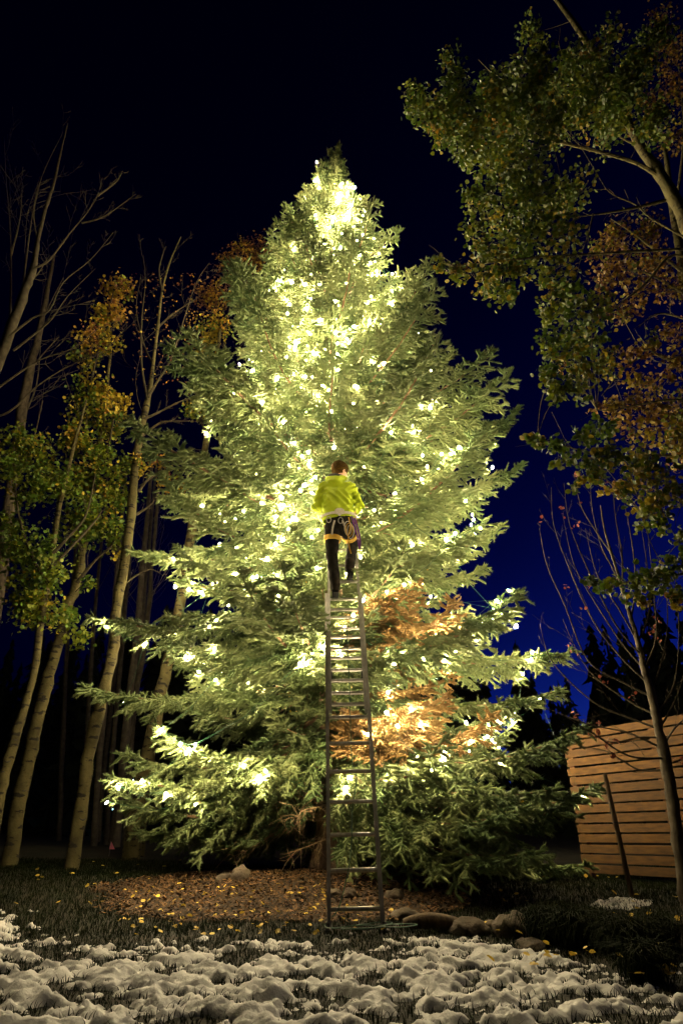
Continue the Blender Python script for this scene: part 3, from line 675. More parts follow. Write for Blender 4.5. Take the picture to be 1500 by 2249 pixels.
for (an, sole_n, kk, a) in ((j['lank'], 0, 12, None), (j['rank'], 0, 13, None)):
    base = an.copy(); gz = an[2] - 0.085
    bt = [(an + [0, 0, .07], .068, an + [0, -.005, -.03], .064), (an + [0, -.03, -.05], .052, an + [0.005, .09, -.055], .046), (an + [.005, .09, -.055], .046, an + [0.01, .19, -.062], .040)]
    b_ = blob('boot', bt, M_boot, man, 0.009, 3)
    mb = MB(); mb.box(an + np.array([.004, .065, -.105]), [0, 1, 0], [1, 0, 0], [0, 0, 1], .145, .043, .012, .006); mb.build('sole', M_sole, b_)
bean = blob('beanie', [(hp(-.03, 0, .06), .118, hp(.01, 0, .06), .112), (hp(-.015, 0, .105), .092, hp(-.02, 0, .13), .06)], M_beanie, man, 0.008, 4)
mb = MB(); ang = np.linspace(0, 2 * math.pi, 29)
mb.tube([hp(-.012 + .110 * math.cos(a), .108 * math.sin(a), .020 + .008 * math.cos(a)) for a in ang], .015, 6, False); mb.build('brim', M_beanie, bean, True)

# harness
hn = root('harness_dummy', soleL); bpy.data.objects.remove(hn)
wc = j['waist'] + np.array([0.0, 0, -.035])
def ring(c, rx, ry, z_t, n=40, ex=np.array([1., 0, 0]), ey=np.array([0, 1., 0])):
    a = np.linspace(0, 2 * math.pi, n + 1); return [c + ex * rx * math.cos(q) + ey * ry * math.sin(q) + np.array([0, 0, z_t * math.cos(q)]) for q in a]
def band(pts, wdt, thick, normal_c, updir):
    mb = MB(); pts = np.asarray(pts); n = len(pts); V = []; f = []
    for i in range(n):
        t = unit(pts[min(i + 1, n - 1)] - pts[max(i - 1, 0)]); u = unit(updir - t * np.dot(updir, t)); nn = np.cross(t, u)
        if np.dot(nn, pts[i] - normal_c) < 0: nn = -nn
        for (a, b) in ((-1, 0), (1, 0), (1, 1), (-1, 1)): V.append(pts[i] + u * wdt / 2 * a + nn * thick * b)
    for i in range(n - 1):
        for k in range(4): f.append((i * 4 + k, i * 4 + (k + 1) % 4, i * 4 + 4 + (k + 1) % 4, i * 4 + 4 + k))
    f += [(0, 1, 2, 3), tuple((n - 1) * 4 + k for k in (3, 2, 1, 0))]
    mb.add(V, f); return mb
zup = np.array([0, 0, 1.])
harness = band(ring(wc, .236, .158, 0.010), .034, .012, wc, zup).build('harness', M_web, man)
harness['label'] = 'grey and yellow climbing harness'
pad = MB(); c0 = wc + np.array([.012, -.182, .005])
V = []
for (x, z) in [(-.075, .028), (-.03, .055), (.03, .055), (.075, .028), (.085, -.035), (.03, -.055), (0, -.085), (-.03, -.055), (-.085, -.035)]:
    x *= .8; z *= .8; V += [c0 + [x, 0.010 + .9 * x * x, z], c0 + [x, -0.010 + .9 * x * x, z]]
n = 9; pad.add(V, [tuple(2 * k + 1 for k in range(n)), tuple(2 * k for k in range(n - 1, -1, -1))] + [(2 * k, 2 * ((k + 1) % n), 2 * ((k + 1) % n) + 1, 2 * k + 1) for k in range(n)])
pad.build('back_pad', M_web, harness)
for hip, knee, f in ((j['lhip'], j['lknee'], .40), (j['rhip'], j['rknee'], .42)):
    ax = unit(knee - hip); c = hip + (knee - hip) * f; ex = unit(np.array([1., 0, 0]) - ax * ax[0]); ey = np.cross(ax, ex)
    band(ring(c, .100, .104, 0, 28, ex, ey), .062, .016, c, ax).build('leg_loop', M_loop, harness)
def strap(pts, wdt, m, nm, par=harness):
    p = smooth_path(pts, 5); return band(p, wdt, .006, j['pelvis'] + [0, .1, 0], np.array([1., 0, 0])).build(nm, m, par)
strap([P(735, 1143, 7.40), P(731, 1158, 7.41), P(729, 1174, 7.44)], .024, M_web, 'strap')
strap([P(752, 1143, 7.40), P(758, 1158, 7.41), P(762, 1174, 7.44)], .024, M_web, 'strap')
strap([P(766, 1136, 7.40), P(769, 1158, 7.39), P(765, 1178, 7.40), P(767, 1200, 7.42), P(771, 1216, 7.44)], .014, M_loop, 'gear_sling')
strap([P(772, 1134, 7.42), P(780, 1160, 7.40), P(786, 1185, 7.42), P(789, 1205, 7.44), P(791, 1190, 7.42), P(787, 1165, 7.42), P(778, 1138, 7.42)], .022, M_purple, 'sling')
for k in range(3):
    mb = MB(); c = P(764 + 3 * k, 1150 + 4 * k, 7.41); mb.tube([c + np.array([.045 * math.sin(a), 0.01 * math.cos(a * 2), .10 * math.cos(a) - .06]) for a in np.linspace(0, 6.283, 25)], .006, 5, False)
    mb.build('rope_coil', [M_web, M_loop, M_web][k], harness)
for k in range(2):
    mb = MB(); c = P(722 + 26 * k, 1141 + 2 * k, 7.42); mb.tube([c + np.array([.03 * math.cos(a), 0, .045 * math.sin(a)]) for a in np.linspace(0, 6.283, 17)], .006, 5, False); mb.build('carabiner', M_alu, harness)

# ------------------------------------------------------------------ fence
fA = P(1235, 1610, 9.7); fB = P(1500, 1568, 8.05); fd = fB - fA; fd[2] = 0; fd = unit(fd); fn = np.array([fd[1], -fd[0], 0]); fn *= -np.sign(fn[0])
ftop = fA[2]; f0 = np.array([fA[0], fA[1], 0]); FL = 4.2; NB = 15; pitchb = 1.80 / NB
fence = root('slat_fence', f0 + [0, 0, float(ground_z(fA[0], fA[1]))], 'lit wooden fence of wide horizontal slats beside the young bare tree', 'fence')
for k in range(NB):
    zc = ftop - pitchb * (k + 0.5); t0 = 0.0
    jn = random.uniform(1.5, 2.9); cuts = [(0.0 + random.uniform(-.012, .012), jn), (jn + 0.004, FL)]
    for (a, b) in cuts:
        mb = MB(); c = f0 + fd * (a + b) / 2 + np.array([0, 0, zc + random.gauss(0, .0015)]) + fn * random.uniform(0, .004)
        tl = R(random.gauss(0, .12)); dx = unit(fd + np.array([0, 0, tl]))
        mb.box(c, dx, fn, np.cross(dx, fn), (b - a) / 2, .010, pitchb / 2 - .0105, .002); mb.build('slat', M_slat, fence)
for t in (0.06, 1.42, 2.75, 4.1):
    p = f0 + fd * t - fn * .058; zg = float(ground_z(p[0], p[1])); zt = ftop - .03
    mb = MB(); mb.box([p[0], p[1], (zg - .3 + zt) / 2], [0, 0, 1], fd, fn, (zt - zg + .3) / 2, .045, .045, .004); mb.build('post', M_post, fence)

# ------------------------------------------------------------------ stake
a = P(1392, 1988, 7.5); b = P(1327, 1700, 7.6); a[2] = float(ground_z(a[0], a[1])) - .1
st = root('tree_stake', a, 'slim round wooden stake standing in front of the slat fence', 'stake')
mb = MB(); d = b - a; mb.tube([a, a + d * .5, b - d * .02, b], [.027, .026, .025, .021], 10); mb.build('pole', M_stake, st, True)
c = a + d * .62; mb = MB(); mb.tube(ring(c, .030, .030, 0, 14), .004, 5, False)
mb.build('tie', M_black, st)

# ------------------------------------------------------------------ broadleaf trees
def wander(p, d, L, n, jit, bend=np.zeros(3), r=rng):
    pts = [np.asarray(p, float)]; d = unit(np.asarray(d, float))
    for k in range(n): d = unit(d + r.normal(0, jit, 3) + bend); pts.append(pts[-1] + d * L / n)
    return np.array(pts)
def twigs(mb, path, r0, level, n, lf, ang=0.75, up=0.10, r=rng, tips=None, minr=0.0035):
    """side shoots off a limb, recursively"""
    L = np.linalg.norm(np.diff(path, axis=0), axis=1).sum()
    for k in range(n):
        t = 0.18 + 0.8 * (k + r.random()) / n; f = t * (len(path) - 1); i = min(int(f), len(path) - 2)
        p = path[i] + (path[i + 1] - path[i]) * (f - i); d = unit(path[i + 1] - path[i])
        q = r.normal(size=3); u = unit(q - d * np.dot(q, d)); a = r.uniform(ang * .7, ang * 1.25)
        dd = d * math.cos(a) + u * math.sin(a); l = L * lf * (1.15 - .6 * t) * r.uniform(.6, 1.2)
        rr = max(minr, r0 * (1 - t * .75) * .5)
        q = wander(p, dd, l, 6, 0.10, np.array([0, 0, up]), r); mb.tube(q, np.linspace(rr, minr * .7, 7), 4 if rr > .006 else 3, False)
        if tips is not None: tips.append(q)
        if level > 1: twigs(mb, q, rr, level - 1, max(2, n - 2), lf * 1.05, ang, up, r, tips, minr)
def px_path(pts, Y):
    out = []
    for i, q in enumerate(pts): out.append(P(q[0], q[1], q[2] if len(q) > 2 else Y))
    return np.array(out)
LEAF2 = np.array([(0, -.5), (.42, -.30), (.5, .05), (.28, .40), (0, .55), (-.28, .40), (-.5, .05), (-.42, -.30)])
def leaves_mesh(centres, size, cols, r):
    n = len(centres); k = len(LEAF2)
    nrm = unit(r.normal(size=(n, 3)) + np.array([0, -0.35, 0.25])); q = r.normal(size=(n, 3)); u = unit(np.cross(nrm, q)); v = np.cross(nrm, u)
    s = size * r.uniform(.7, 1.2, n)
    V = centres[:, None, :] + s[:, None, None] * (LEAF2[None, :, 0, None] * u[:, None, :] + LEAF2[None, :, 1, None] * v[:, None, :] + (np.abs(LEAF2[None, :, 0, None]) * .22) * nrm[:, None, :])
    V = V.reshape(-1, 3); b = np.arange(n)[:, None] * k
    T = np.concatenate([b + [[0, 1, 2]], b + [[0, 2, 4]], b + [[2, 3, 4]], b + [[0, 4, 6]], b + [[4, 5, 6]], b + [[0, 6, 7]]])
    return V, T, np.repeat(cols, k, 0)
GREEN = np.array([.10, .17, .018]); YEL = np.array([.48, .36, .03]); ORG = np.array([.44, .24, .03]); OLIVE = np.array([.21, .25, .02]); BRN = np.array([.20, .085, .03])
def leaf_cols(n, mix, r):
    pal = np.array([GREEN, OLIVE, YEL, ORG, BRN]); ix = r.choice(5, n, p=np.array(mix) / sum(mix)); return pal[ix] * r.uniform(.7, 1.25, (n, 1))
def leafy(parent, clusters, Y, size, limbs, seed, mbtw, dens=1.0, depth=1.0, twig_r=0.006, shade=1.0):
    """clusters: (px, py, radius_px, mix, Y or None)"""
    r = np.random.default_rng(seed); Vs, Ts, Cs = [], [], []; n0 = 0
    allp = np.concatenate(limbs)
    for c in clusters:
        Yc = c[4] if len(c) > 4 and c[4] else Y
        p = P(c[0], c[1], Yc + r.uniform(-.25, .25) * depth); rad_ = c[2] / F * float((p - CAM) @ np.array([0, CP, SP]))
        d = np.linalg.norm(allp - p, axis=1) + np.where(allp[:, 2] > p[2] + .1, .5, 0); s0 = allp[np.argmin(d)]
        mid = (s0 + p) / 2 + np.array([0, 0, .08 * np.linalg.norm(p - s0)]) + r.normal(0, .03, 3)
        pth = smooth_path([s0, mid, p, p + unit(p - s0) * rad_ * .8], 4); mbtw.tube(pth, np.linspace(twig_r * 1.6, twig_r * .4, len(pth)), 4, False)
        n = int(dens * 330 * (rad_ / .3)**2 * (0.055 / size)**2)
        sub = max(3, int(n / 14)); sc_ = r.normal(size=(sub, 3)); sc_ = unit(sc_) * (r.random((sub, 1))**(1 / 2.2)) * rad_ * np.array([1, depth, .9])
        for e in range(sub):
            q = p + sc_[e]; st = pth[r.integers(len(pth) // 2, len(pth))]; mbtw.tube(smooth_path([st, (st + q) / 2 + r.normal(0, .02, 3), q], 3), np.linspace(twig_r * .5, twig_r * .25, 7), 3, False)
        w_ = r.integers(0, sub, n); ctr = p + sc_[w_] + r.normal(0, 1, (n, 3)) * min(.10, rad_ * .3)
        lc = leaf_cols(n, c[3], r); lsub = leaf_cols(sub, c[3], r)[w_] * r.uniform(.8, 1.2, (n, 1)); lc = np.where(r.random((n, 1)) < .8, lsub, lc)
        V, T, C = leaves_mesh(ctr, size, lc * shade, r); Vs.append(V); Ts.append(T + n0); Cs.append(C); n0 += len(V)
    o = mk('crown', np.concatenate(Vs), np.concatenate(Ts), M_leafR, parent, colr=np.concatenate(Cs)); o['kind'] = 'stuff'
    return o
def trunk_tree(name, label, cat, pts, Y, wpx, m=None, group=None, extend=True, knots=0):
    """pts photo pixels bottom to top; wpx widths in pixels"""
    p = px_path(pts, Y); dep = (p - CAM) @ np.array([0, CP, SP]); rr = np.array(wpx) / F * dep / 2 * .93
    if extend and p[0][2] > float(ground_z(p[0][0], p[0][1])) - .05:
        g0 = p[0] + (p[0] - p[1]) / abs(p[0][2] - p[1][2]) * (p[0][2] - float(ground_z(p[0][0], p[0][1])) + .1)
        g0[2] = float(ground_z(g0[0], g0[1])) - .1
        p = np.vstack([g0, p]); rr = np.concatenate([[rr[0] * 1.25], rr])
    ps = smooth_path(p, 4); rs = np.interp(np.linspace(0, len(p) - 1, len(ps)), np.arange(len(p)), rr)
    rs = rs * (1 + .05 * np.sin(np.arange(len(rs)) * 1.9)) * (1 + .06 * rng.normal(size=len(rs)).clip(-1, 1.6)); ps = ps + rng.normal(0, .09, ps.shape) * [1, 1, 0] * rs[:, None]
    rt = root(name, p[0] + [0, 0, .1], label, cat, group)
    mb = MB(); mb.tube(ps, rs, 14); tk = mb.build('trunk', m or M_aspen, rt, True)
    if m is None:
        for e in range(11):
            i = int(rng.integers(2, max(3, int(len(ps) * .75)))); a = rng.uniform(-2.6, -.2); rr = rs[i]; dn = np.array([math.cos(a), math.sin(a), 0]); sd = np.array([-dn[1], dn[0], 0]); c = ps[i] + dn * rr * .93
            mk_ = MB(); q = [c + sd * rr * t * .55 + np.array([0, 0, -.10 * rr - .35 * rr * (1 - t * t)]) * (1 if e % 3 else -.8) - dn * rr * .18 * t * t for t in np.linspace(-1, 1, 9)]
            mk_.tube(q, [.10 * rr * (1 - .75 * t * t) for t in np.linspace(-1, 1, 9)], 5); mk_.build('bark_scar', M_black, tk, True)
    return rt, ps, rs

GY, YG, YY, OG = (6, 5, .5, 0, 0), (3, 6, 2.5, .3, 0), (1, 3, 6, 2, 0), (0, 1, 4, 5, 2)
# left trees ------------------------------------------------
tA, pA, _ = trunk_tree('aspen_tree', 'leafy aspen with a dark scar where its trunk kinks', 'tree', [(-8, 1800), (12, 1700), (28, 1640), (52, 1560), (75, 1480), (90, 1370), (106, 1280), (118, 1200), (132, 1110), (160, 990), (190, 880)], 9.6, [27, 24, 26, 19, 18, 17, 15, 14, 12, 9, 5])
mb = MB()
lA = [pA]
for q in [[(118, 1215), (150, 1180), (190, 1130), (210, 1040)], [(106, 1280), (70, 1220), (40, 1120), (30, 1000)], [(112, 1250), (140, 1220), (205, 1150), (225, 1120)]]:
    ml = MB(); p = smooth_path(px_path(q, 9.4), 4); ml.tube(p, np.linspace(.03, .010, len(p)), 6, False); lA.append(p); twigs(ml, p, .014, 1, 5, .3); ml.build('limb', M_bare, tA)
cl = [(40, 975, 45, YG), (85, 1000, 48, YG), (25, 1030, 40, GY), (120, 1060, 50, GY), (60, 1080, 40, GY), (30, 1200, 55, GY), (85, 1215, 50, GY), (115, 1255, 40, GY), (60, 1275, 50, GY), (95, 1330, 40, YG), (135, 1355, 32, GY), (70, 1345, 40, GY), (30, 1150, 30, GY), (55, 1320, 28, YG)]
leafy(tA, cl, 9.5, .06, lA, 1, mb); mb.build('twigs', M_bare, tA)['kind'] = 'stuff'
tB, pB, _ = trunk_tree('aspen_tree', 'thick leafy aspen trunk beside the scarred one, crowned with yellow leaves', 'tree', [(25, 1870), (50, 1730), (75, 1620), (98, 1520), (118, 1450), (136, 1390), (150, 1330), (166, 1290), (185, 1190), (205, 1060), (230, 900), (245, 760)], 10.2, [38, 33, 30, 28, 26, 25, 24, 22, 19, 15, 10, 5])
mb = MB(); lB = [pB]
for q in [[(180, 1210), (150, 1130), (145, 1000), (170, 900)], [(200, 1080), (235, 1000), (250, 920), (265, 880)], [(205, 1060), (190, 900), (215, 780), (250, 640)], [(170, 1280), (210, 1230), (250, 1190), (255, 1120)]]:
    ml = MB(); p = smooth_path(px_path(q, 10.0), 4); ml.tube(p, np.linspace(.03, .010, len(p)), 6, False); lB.append(p); twigs(ml, p, .014, 1, 5, .3); ml.build('limb', M_bare, tB)
cl = [(268, 622, 26, OG), (240, 640, 28, OG), (225, 690, 26, YY), (255, 700, 28, OG), (205, 745, 34, OG), (240, 760, 26, YY), (180, 790, 30, YG), (215, 865, 36, YY), (250, 895, 34, YY), (195, 905, 40, YG), (180, 860, 30, YG), (240, 940, 34, YG), (160, 965, 34, YY), (185, 985, 36, YG), (220, 1000, 34, GY), (150, 1060, 50, GY), (200, 1045, 40, YG), (250, 1040, 34, YG), (300, 1025, 22, YY), (275, 1015, 26, YG),
      (240, 1100, 40, YG), (275, 1100, 26, YG), (190, 1110, 38, GY), (160, 1150, 40, GY), (225, 1150, 34, GY), (260, 1170, 28, GY), (255, 1215, 22, YG), (190, 1180, 32, GY), (155, 1345, 26, GY), (175, 1395, 28, GY), (195, 1290, 20, GY)]
leafy(tB, cl, 10.0, .062, lB, 2, mb); mb.build('twigs', M_bare, tB)['kind'] = 'stuff'
tC, pC, _ = trunk_tree('aspen_tree', 'tall bare-topped aspen with a sinuous pale trunk beside the spruce', 'tree', [(162, 1888), (182, 1760), (200, 1640), (222, 1545), (245, 1450), (256, 1390), (256, 1340), (272, 1250), (288, 1130), (300, 1010), (312, 940), (326, 872), (337, 800), (347, 720), (357, 640), (372, 580), (398, 520)], 9.9, [34, 31, 29, 27, 25, 25, 22, 23, 22, 19, 17, 13, 9, 7, 5, 4, 2])
mb = MB()
for q in [[(325, 880), (312, 800), (312, 700), (320, 620), (315, 560)], [(326, 872), (345, 840), (375, 790), (405, 700), (432, 620), (462, 575)], [(337, 800), (318, 760), (300, 680), (310, 610)], [(347, 720), (380, 690), (440, 650)], [(318, 920), (350, 905), (400, 880), (460, 860)], [(310, 960), (350, 930), (380, 925), (430, 925)], [(305, 1080), (330, 1050), (380, 1030), (430, 1020)], [(357, 640), (350, 590), (365, 540)], [(300, 1130), (330, 1110), (350, 1080)], [(268, 1290), (290, 1270), (330, 1250), (360, 1265)]]:
    ml = MB(); p = smooth_path(px_path(q, 9.9 + random.uniform(-.3, .4)), 4); ml.tube(p, (.028 * np.linspace(1, 0, len(p))**1.2 + .003), 6, False); twigs(ml, p, .013, 2, 7, .33, minr=.0028); ml.build('limb', M_bare, tC)
twigs(mb, pC[40:], .02, 2, 8, .22)
r_ = np.random.default_rng(5); cpt = []
for k in range(260): cpt.append(P(r_.uniform(290, 450), r_.uniform(600, 850), 9.9 + r_.uniform(-.5, .5)))
mb.build('twigs', M_bare, tC)['kind'] = 'stuff'
V, T, C = leaves_mesh(np.array(cpt), .04, leaf_cols(260, (0, 0, 1, 3, 4), r_), r_); o = mk('crown', V, T, M_leafR, tC, colr=C); o['kind'] = 'stuff'
tD, pD, _ = trunk_tree('aspen_tree', 'stout aspen with black eye-shaped scars standing behind the spruce boughs', 'tree', [(288, 1885), (303, 1780), (325, 1670), (345, 1570), (368, 1460), (388, 1370), (404, 1280), (420, 1180), (438, 1070), (455, 960), (470, 850), (485, 720)], 11.6, [42, 38, 34, 31, 28, 26, 24, 22, 20, 16, 11, 6])
mb = MB()
for q in [[(438, 1075), (400, 1030), (350, 1040), (310, 1065)], [(455, 960), (480, 850), (500, 700), (530, 560)], [(455, 960), (430, 860), (450, 720)]]:
    ml = MB(); p = smooth_path(px_path(q, 11.8), 4); ml.tube(p, np.linspace(.04, .01, len(p)), 6, False); twigs(ml, p, .02, 2, 6, .33); ml.build('limb', M_bare, tD)
lD = [pD, p]; cl = [(470, 720, 40, YY), (455, 760, 34, YY), (440, 900, 34, YG), (470, 880, 40, YG), (520, 590, 50, BRN is None or (0, 0, 1, 3, 6)), (470, 650, 40, (0, 0, 1, 3, 6)), (560, 560, 50, (0, 0, 1, 2, 6)), (350, 1010, 26, OG), (380, 1060, 30, OG)]
leafy(tD, cl, 12.0, .055, lD, 3, mb, dens=.8); mb.build('twigs', M_bare, tD)['kind'] = 'stuff'
tE, pE, _ = trunk_tree('aspen_tree', 'thin aspen stem close beside the stout scarred aspen', 'tree', [(312, 1862), (322, 1760), (334, 1660), (352, 1540), (372, 1420)], 12.2, [17, 16, 14, 12, 10])
# large bare tree whose foot is out of the picture
tF, pF, _ = trunk_tree('bare_tree', 'big bare tree with a forked pale trunk rising above the leafy aspens', 'tree', [(-150, 1150), (-70, 950), (-5, 800), (22, 730), (45, 670), (62, 620), (74, 590), (84, 530), (100, 460), (120, 400), (135, 330), (150, 270)], 8.6, [32, 29, 25, 23, 21, 18, 15, 10, 8, 6, 4, 2], M_bare)
mb = MB()
for q in [[(74, 590), (105, 575), (130, 545), (160, 505), (190, 470), (215, 430), (225, 390)], [(215, 430), (255, 400), (270, 375)], [(180, 490), (230, 475), (300, 425)], [(48, 665), (55, 600), (65, 520), (78, 440), (100, 370), (140, 290)], [(22, 735), (25, 640), (25, 560), (22, 480), (15, 400), (10, 300)], [(62, 622), (85, 600), (110, 560)], [(20, 740), (70, 700), (110, 680), (140, 620), (200, 570), (250, 510)], [(30, 770), (75, 735), (115, 700), (150, 650), (210, 590)], [(-40, 880), (20, 835), (90, 790), (160, 765), (220, 720), (275, 700)], [(-60, 930), (20, 905), (80, 850), (150, 805), (230, 770), (280, 715)], [(84, 530), (75, 470), (90, 400)], [(25, 560), (45, 480), (50, 400)]]:
    ml = MB(); p = smooth_path(px_path(q, 8.6 + random.uniform(-.5, .5)), 4); ml.tube(p, (.021 * np.linspace(1, 0, len(p))**1.3 + .003), 6, False); twigs(ml, p, .013, 2, 8, .34, minr=.0028); ml.build('limb', M_bare, tF)
tG, pG, _ = trunk_tree('bare_tree', 'shadowed slim bare tree behind the leafy aspens', 'tree', [(-10, 1350), (8, 1220), (25, 1080), (45, 930), (62, 830), (85, 740), (105, 640), (120, 560)], 12.5, [30, 28, 26, 24, 20, 15, 10, 5], M_bbark)
mb = MB()
for q in [[(62, 830), (85, 790), (130, 740)], [(85, 740), (100, 690), (140, 610)], [(45, 930), (80, 850), (90, 760)], [(25, 1080), (70, 980), (95, 880)]]:
    ml = MB(); p = smooth_path(px_path(q, 12.5), 4); ml.tube(p, np.linspace(.03, .008, len(p)), 5, False); twigs(ml, p, .016, 2, 5, .34); ml.build('limb', M_bbark, tG)
# dim stems in the wood behind
for i, (x0, x1, ww, Yd) in enumerate([(205, 245, 16, 15), (232, 270, 14, 17), (255, 300, 20, 14.5), (275, 310, 13, 18), (215, 262, 11, 20), (180, 205, 12, 19), (245, 320, 16, 16), (130, 150, 12, 21)]):
    t_, p_, _ = trunk_tree('bare_tree', 'dim bare stem in the dark wood behind the pale aspens', 'tree', [(x0, 1862 - 3 * i % 11), (x0 + (x1 - x0) * .4, 1650), (x1, 1400), (x1 + 18, 1200), (x1 + 36, 1000)], Yd, [ww, ww * .9, ww * .8, ww * .6, ww * .35], M_darkbark, 'dim stems behind the aspens')
    mb = MB(); twigs(mb, p_[len(p_) // 2:], .03, 2, 7, .3); mb.build('twigs', M_darkbark, t_)['kind'] = 'stuff'

# right-hand aspen whose trunk stands outside the picture ---------------
tR, pR, _ = trunk_tree('aspen_tree', 'large aspen with green and yellow leaves arching in over the fence', 'tree', [(1860, 1250), (1660, 800), (1540, 560), (1490, 455), (1450, 385), (1405, 320), (1365, 240), (1320, 150), (1280, 80), (1230, 10), (1180, -60)], 5.6, [46, 40, 36, 32, 26, 22, 19, 17, 14, 11, 8])
mb = MB(); lR = [pR]
RB = [([(1455, 395), (1400, 360), (1320, 335), (1250, 318), (1150, 292), (1060, 268), (990, 240), (930, 212)], 5.6, .032),
      ([(1460, 440), (1400, 455), (1330, 468), (1250, 478)], 5.5, .026), ([(1302, 470), (1290, 520), (1280, 548), (1265, 610)], 5.4, .012),
      ([(1540, 545), (1400, 552), (1300, 558), (1180, 565), (1060, 578), (985, 585)], 5.3, .02), ([(1500, 520), (1430, 480), (1395, 450), (1350, 430), (1330, 415)], 5.5, .014),
      ([(1400, 320), (1350, 290), (1325, 220), (1290, 180), (1240, 130), (1225, 90)], 5.6, .016), ([(1365, 240), (1310, 180), (1200, 160), (1100, 140)], 5.7, .014), ([(1250, 318), (1190, 250), (1120, 200), (1050, 130)], 5.7, .012),
      ([(1580, 600), (1480, 560), (1420, 620), (1370, 660), (1330, 690), (1290, 700)], 5.9, .022), ([(1640, 760), (1500, 700), (1440, 690), (1400, 720)], 6.0, .018), ([(1700, 900), (1560, 760), (1470, 790), (1430, 770)], 6.2, .018),
      ([(1760, 1020), (1560, 1005), (1450, 1000), (1340, 1000), (1260, 985), (1180, 962)], 6.0, .02), ([(1820, 1150), (1650, 1230), (1500, 1260), (1400, 1275), (1310, 1290)], 5.7, .016), ([(1700, 900), (1560, 880), (1450, 880), (1350, 900), (1310, 900)], 5.9, .016), ([(1760, 1020), (1600, 1100), (1500, 1110), (1420, 1140)], 6.0, .014)]
for q, Yq, r0 in RB:
    ml = MB(); p = smooth_path(px_path(q, Yq), 4); ml.tube(p, np.linspace(r0, .005, len(p)), 7, False); lR.append(p); twigs(ml, p, r0 * .5, 1, 7, .22, up=.02); ml.build('limb', M_aspen, tR)
cl = []
rr_ = np.random.default_rng(9)
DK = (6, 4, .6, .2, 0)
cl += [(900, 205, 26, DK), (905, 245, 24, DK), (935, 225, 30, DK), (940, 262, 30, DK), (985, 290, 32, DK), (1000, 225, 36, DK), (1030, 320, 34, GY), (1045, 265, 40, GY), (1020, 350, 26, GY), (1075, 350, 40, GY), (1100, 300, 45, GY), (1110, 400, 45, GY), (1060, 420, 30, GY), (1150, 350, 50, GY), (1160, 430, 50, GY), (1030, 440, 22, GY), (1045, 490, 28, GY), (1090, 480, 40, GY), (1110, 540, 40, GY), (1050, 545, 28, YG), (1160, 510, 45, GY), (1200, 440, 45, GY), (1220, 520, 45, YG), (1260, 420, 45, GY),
       (970, 575, 20, YG), (1005, 595, 26, YG), (1040, 600, 28, YG), (1075, 620, 30, YG), (1105, 640, 26, GY), (1090, 580, 30, YG), (1135, 590, 30, YG), (1120, 655, 20, GY), (1160, 570, 26, GY),
       (1220, 600, 34, YG), (1215, 660, 30, YG), (1250, 640, 40, GY), (1200, 700, 24, YG), (1240, 720, 38, GY), (1200, 760, 30, GY), (1245, 790, 40, YG), (1210, 830, 30, GY), (1225, 865, 26, GY), (1260, 850, 32, GY), (1290, 820, 40, YG), (1290, 750, 40, GY), (1300, 680, 40, YG), (1330, 800, 36, YG),
       (1160, 965, 18, GY), (1190, 975, 22, GY), (1215, 985, 22, GY), (1240, 1010, 26, GY), (1280, 970, 26, GY), (1310, 950, 30, GY), (1290, 1020, 30, GY), (1320, 1050, 32, YG), (1270, 1050, 22, GY), (1350, 1010, 40, YG), (1390, 1060, 40, YY), (1360, 1080, 30, YG), (1420, 1010, 45, YG), (1430, 1110, 36, YY), (1470, 1070, 50, YG), (1410, 1140, 26, YG), (1460, 1140, 30, GY), (1490, 1190, 26, GY), (1480, 970, 50, YY),
       (1300, 1275, 20, GY), (1340, 1285, 28, GY), (1380, 1290, 30, YG), (1420, 1270, 32, GY), (1460, 1280, 34, YG), (1490, 1250, 36, GY), (1410, 1315, 22, YY), (1480, 1320, 24, YY)]
for k in range(40): cl.append((rr_.uniform(980, 1480), rr_.uniform(60, 300), rr_.uniform(28, 45), DK, rr_.uniform(4.9, 5.8)))
cl = [c for c in cl if len(c) > 4 or True]
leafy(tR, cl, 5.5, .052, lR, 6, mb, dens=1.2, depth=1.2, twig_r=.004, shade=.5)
mb.build('twigs', M_aspen, tR)['kind'] = 'stuff'
# a second aspen with orange autumn leaves behind it
tS, pS, _ = trunk_tree('aspen_tree', 'aspen with orange autumn leaves half hidden behind the green aspen', 'tree', [(1760, 1500), (1690, 1300), (1620, 1050), (1560, 850), (1510, 650), (1480, 480), (1460, 330)], 7.6, [48, 44, 38, 32, 26, 18, 8])
mb = MB(); lS = [pS]
for q in [[(1600, 1000), (1500, 920), (1420, 900), (1330, 890)], [(1560, 850), (1450, 780), (1380, 800), (1320, 870)], [(1510, 650), (1420, 600), (1350, 590)], [(1500, 600), (1400, 520), (1340, 480)], [(1620, 1050), (1500, 1000), (1420, 960)], [(1480, 480), (1500, 300), (1490, 150)]]:
    ml = MB(); p = smooth_path(px_path(q, 7.4), 4); ml.tube(p, np.linspace(.03, .007, len(p)), 6, False); lS.append(p); twigs(ml, p, .014, 1, 6, .28); ml.build('limb', M_aspen, tS)
OO = (0, .6, 4, 5, 1); OB = (0, 1, 2, 4, 4)
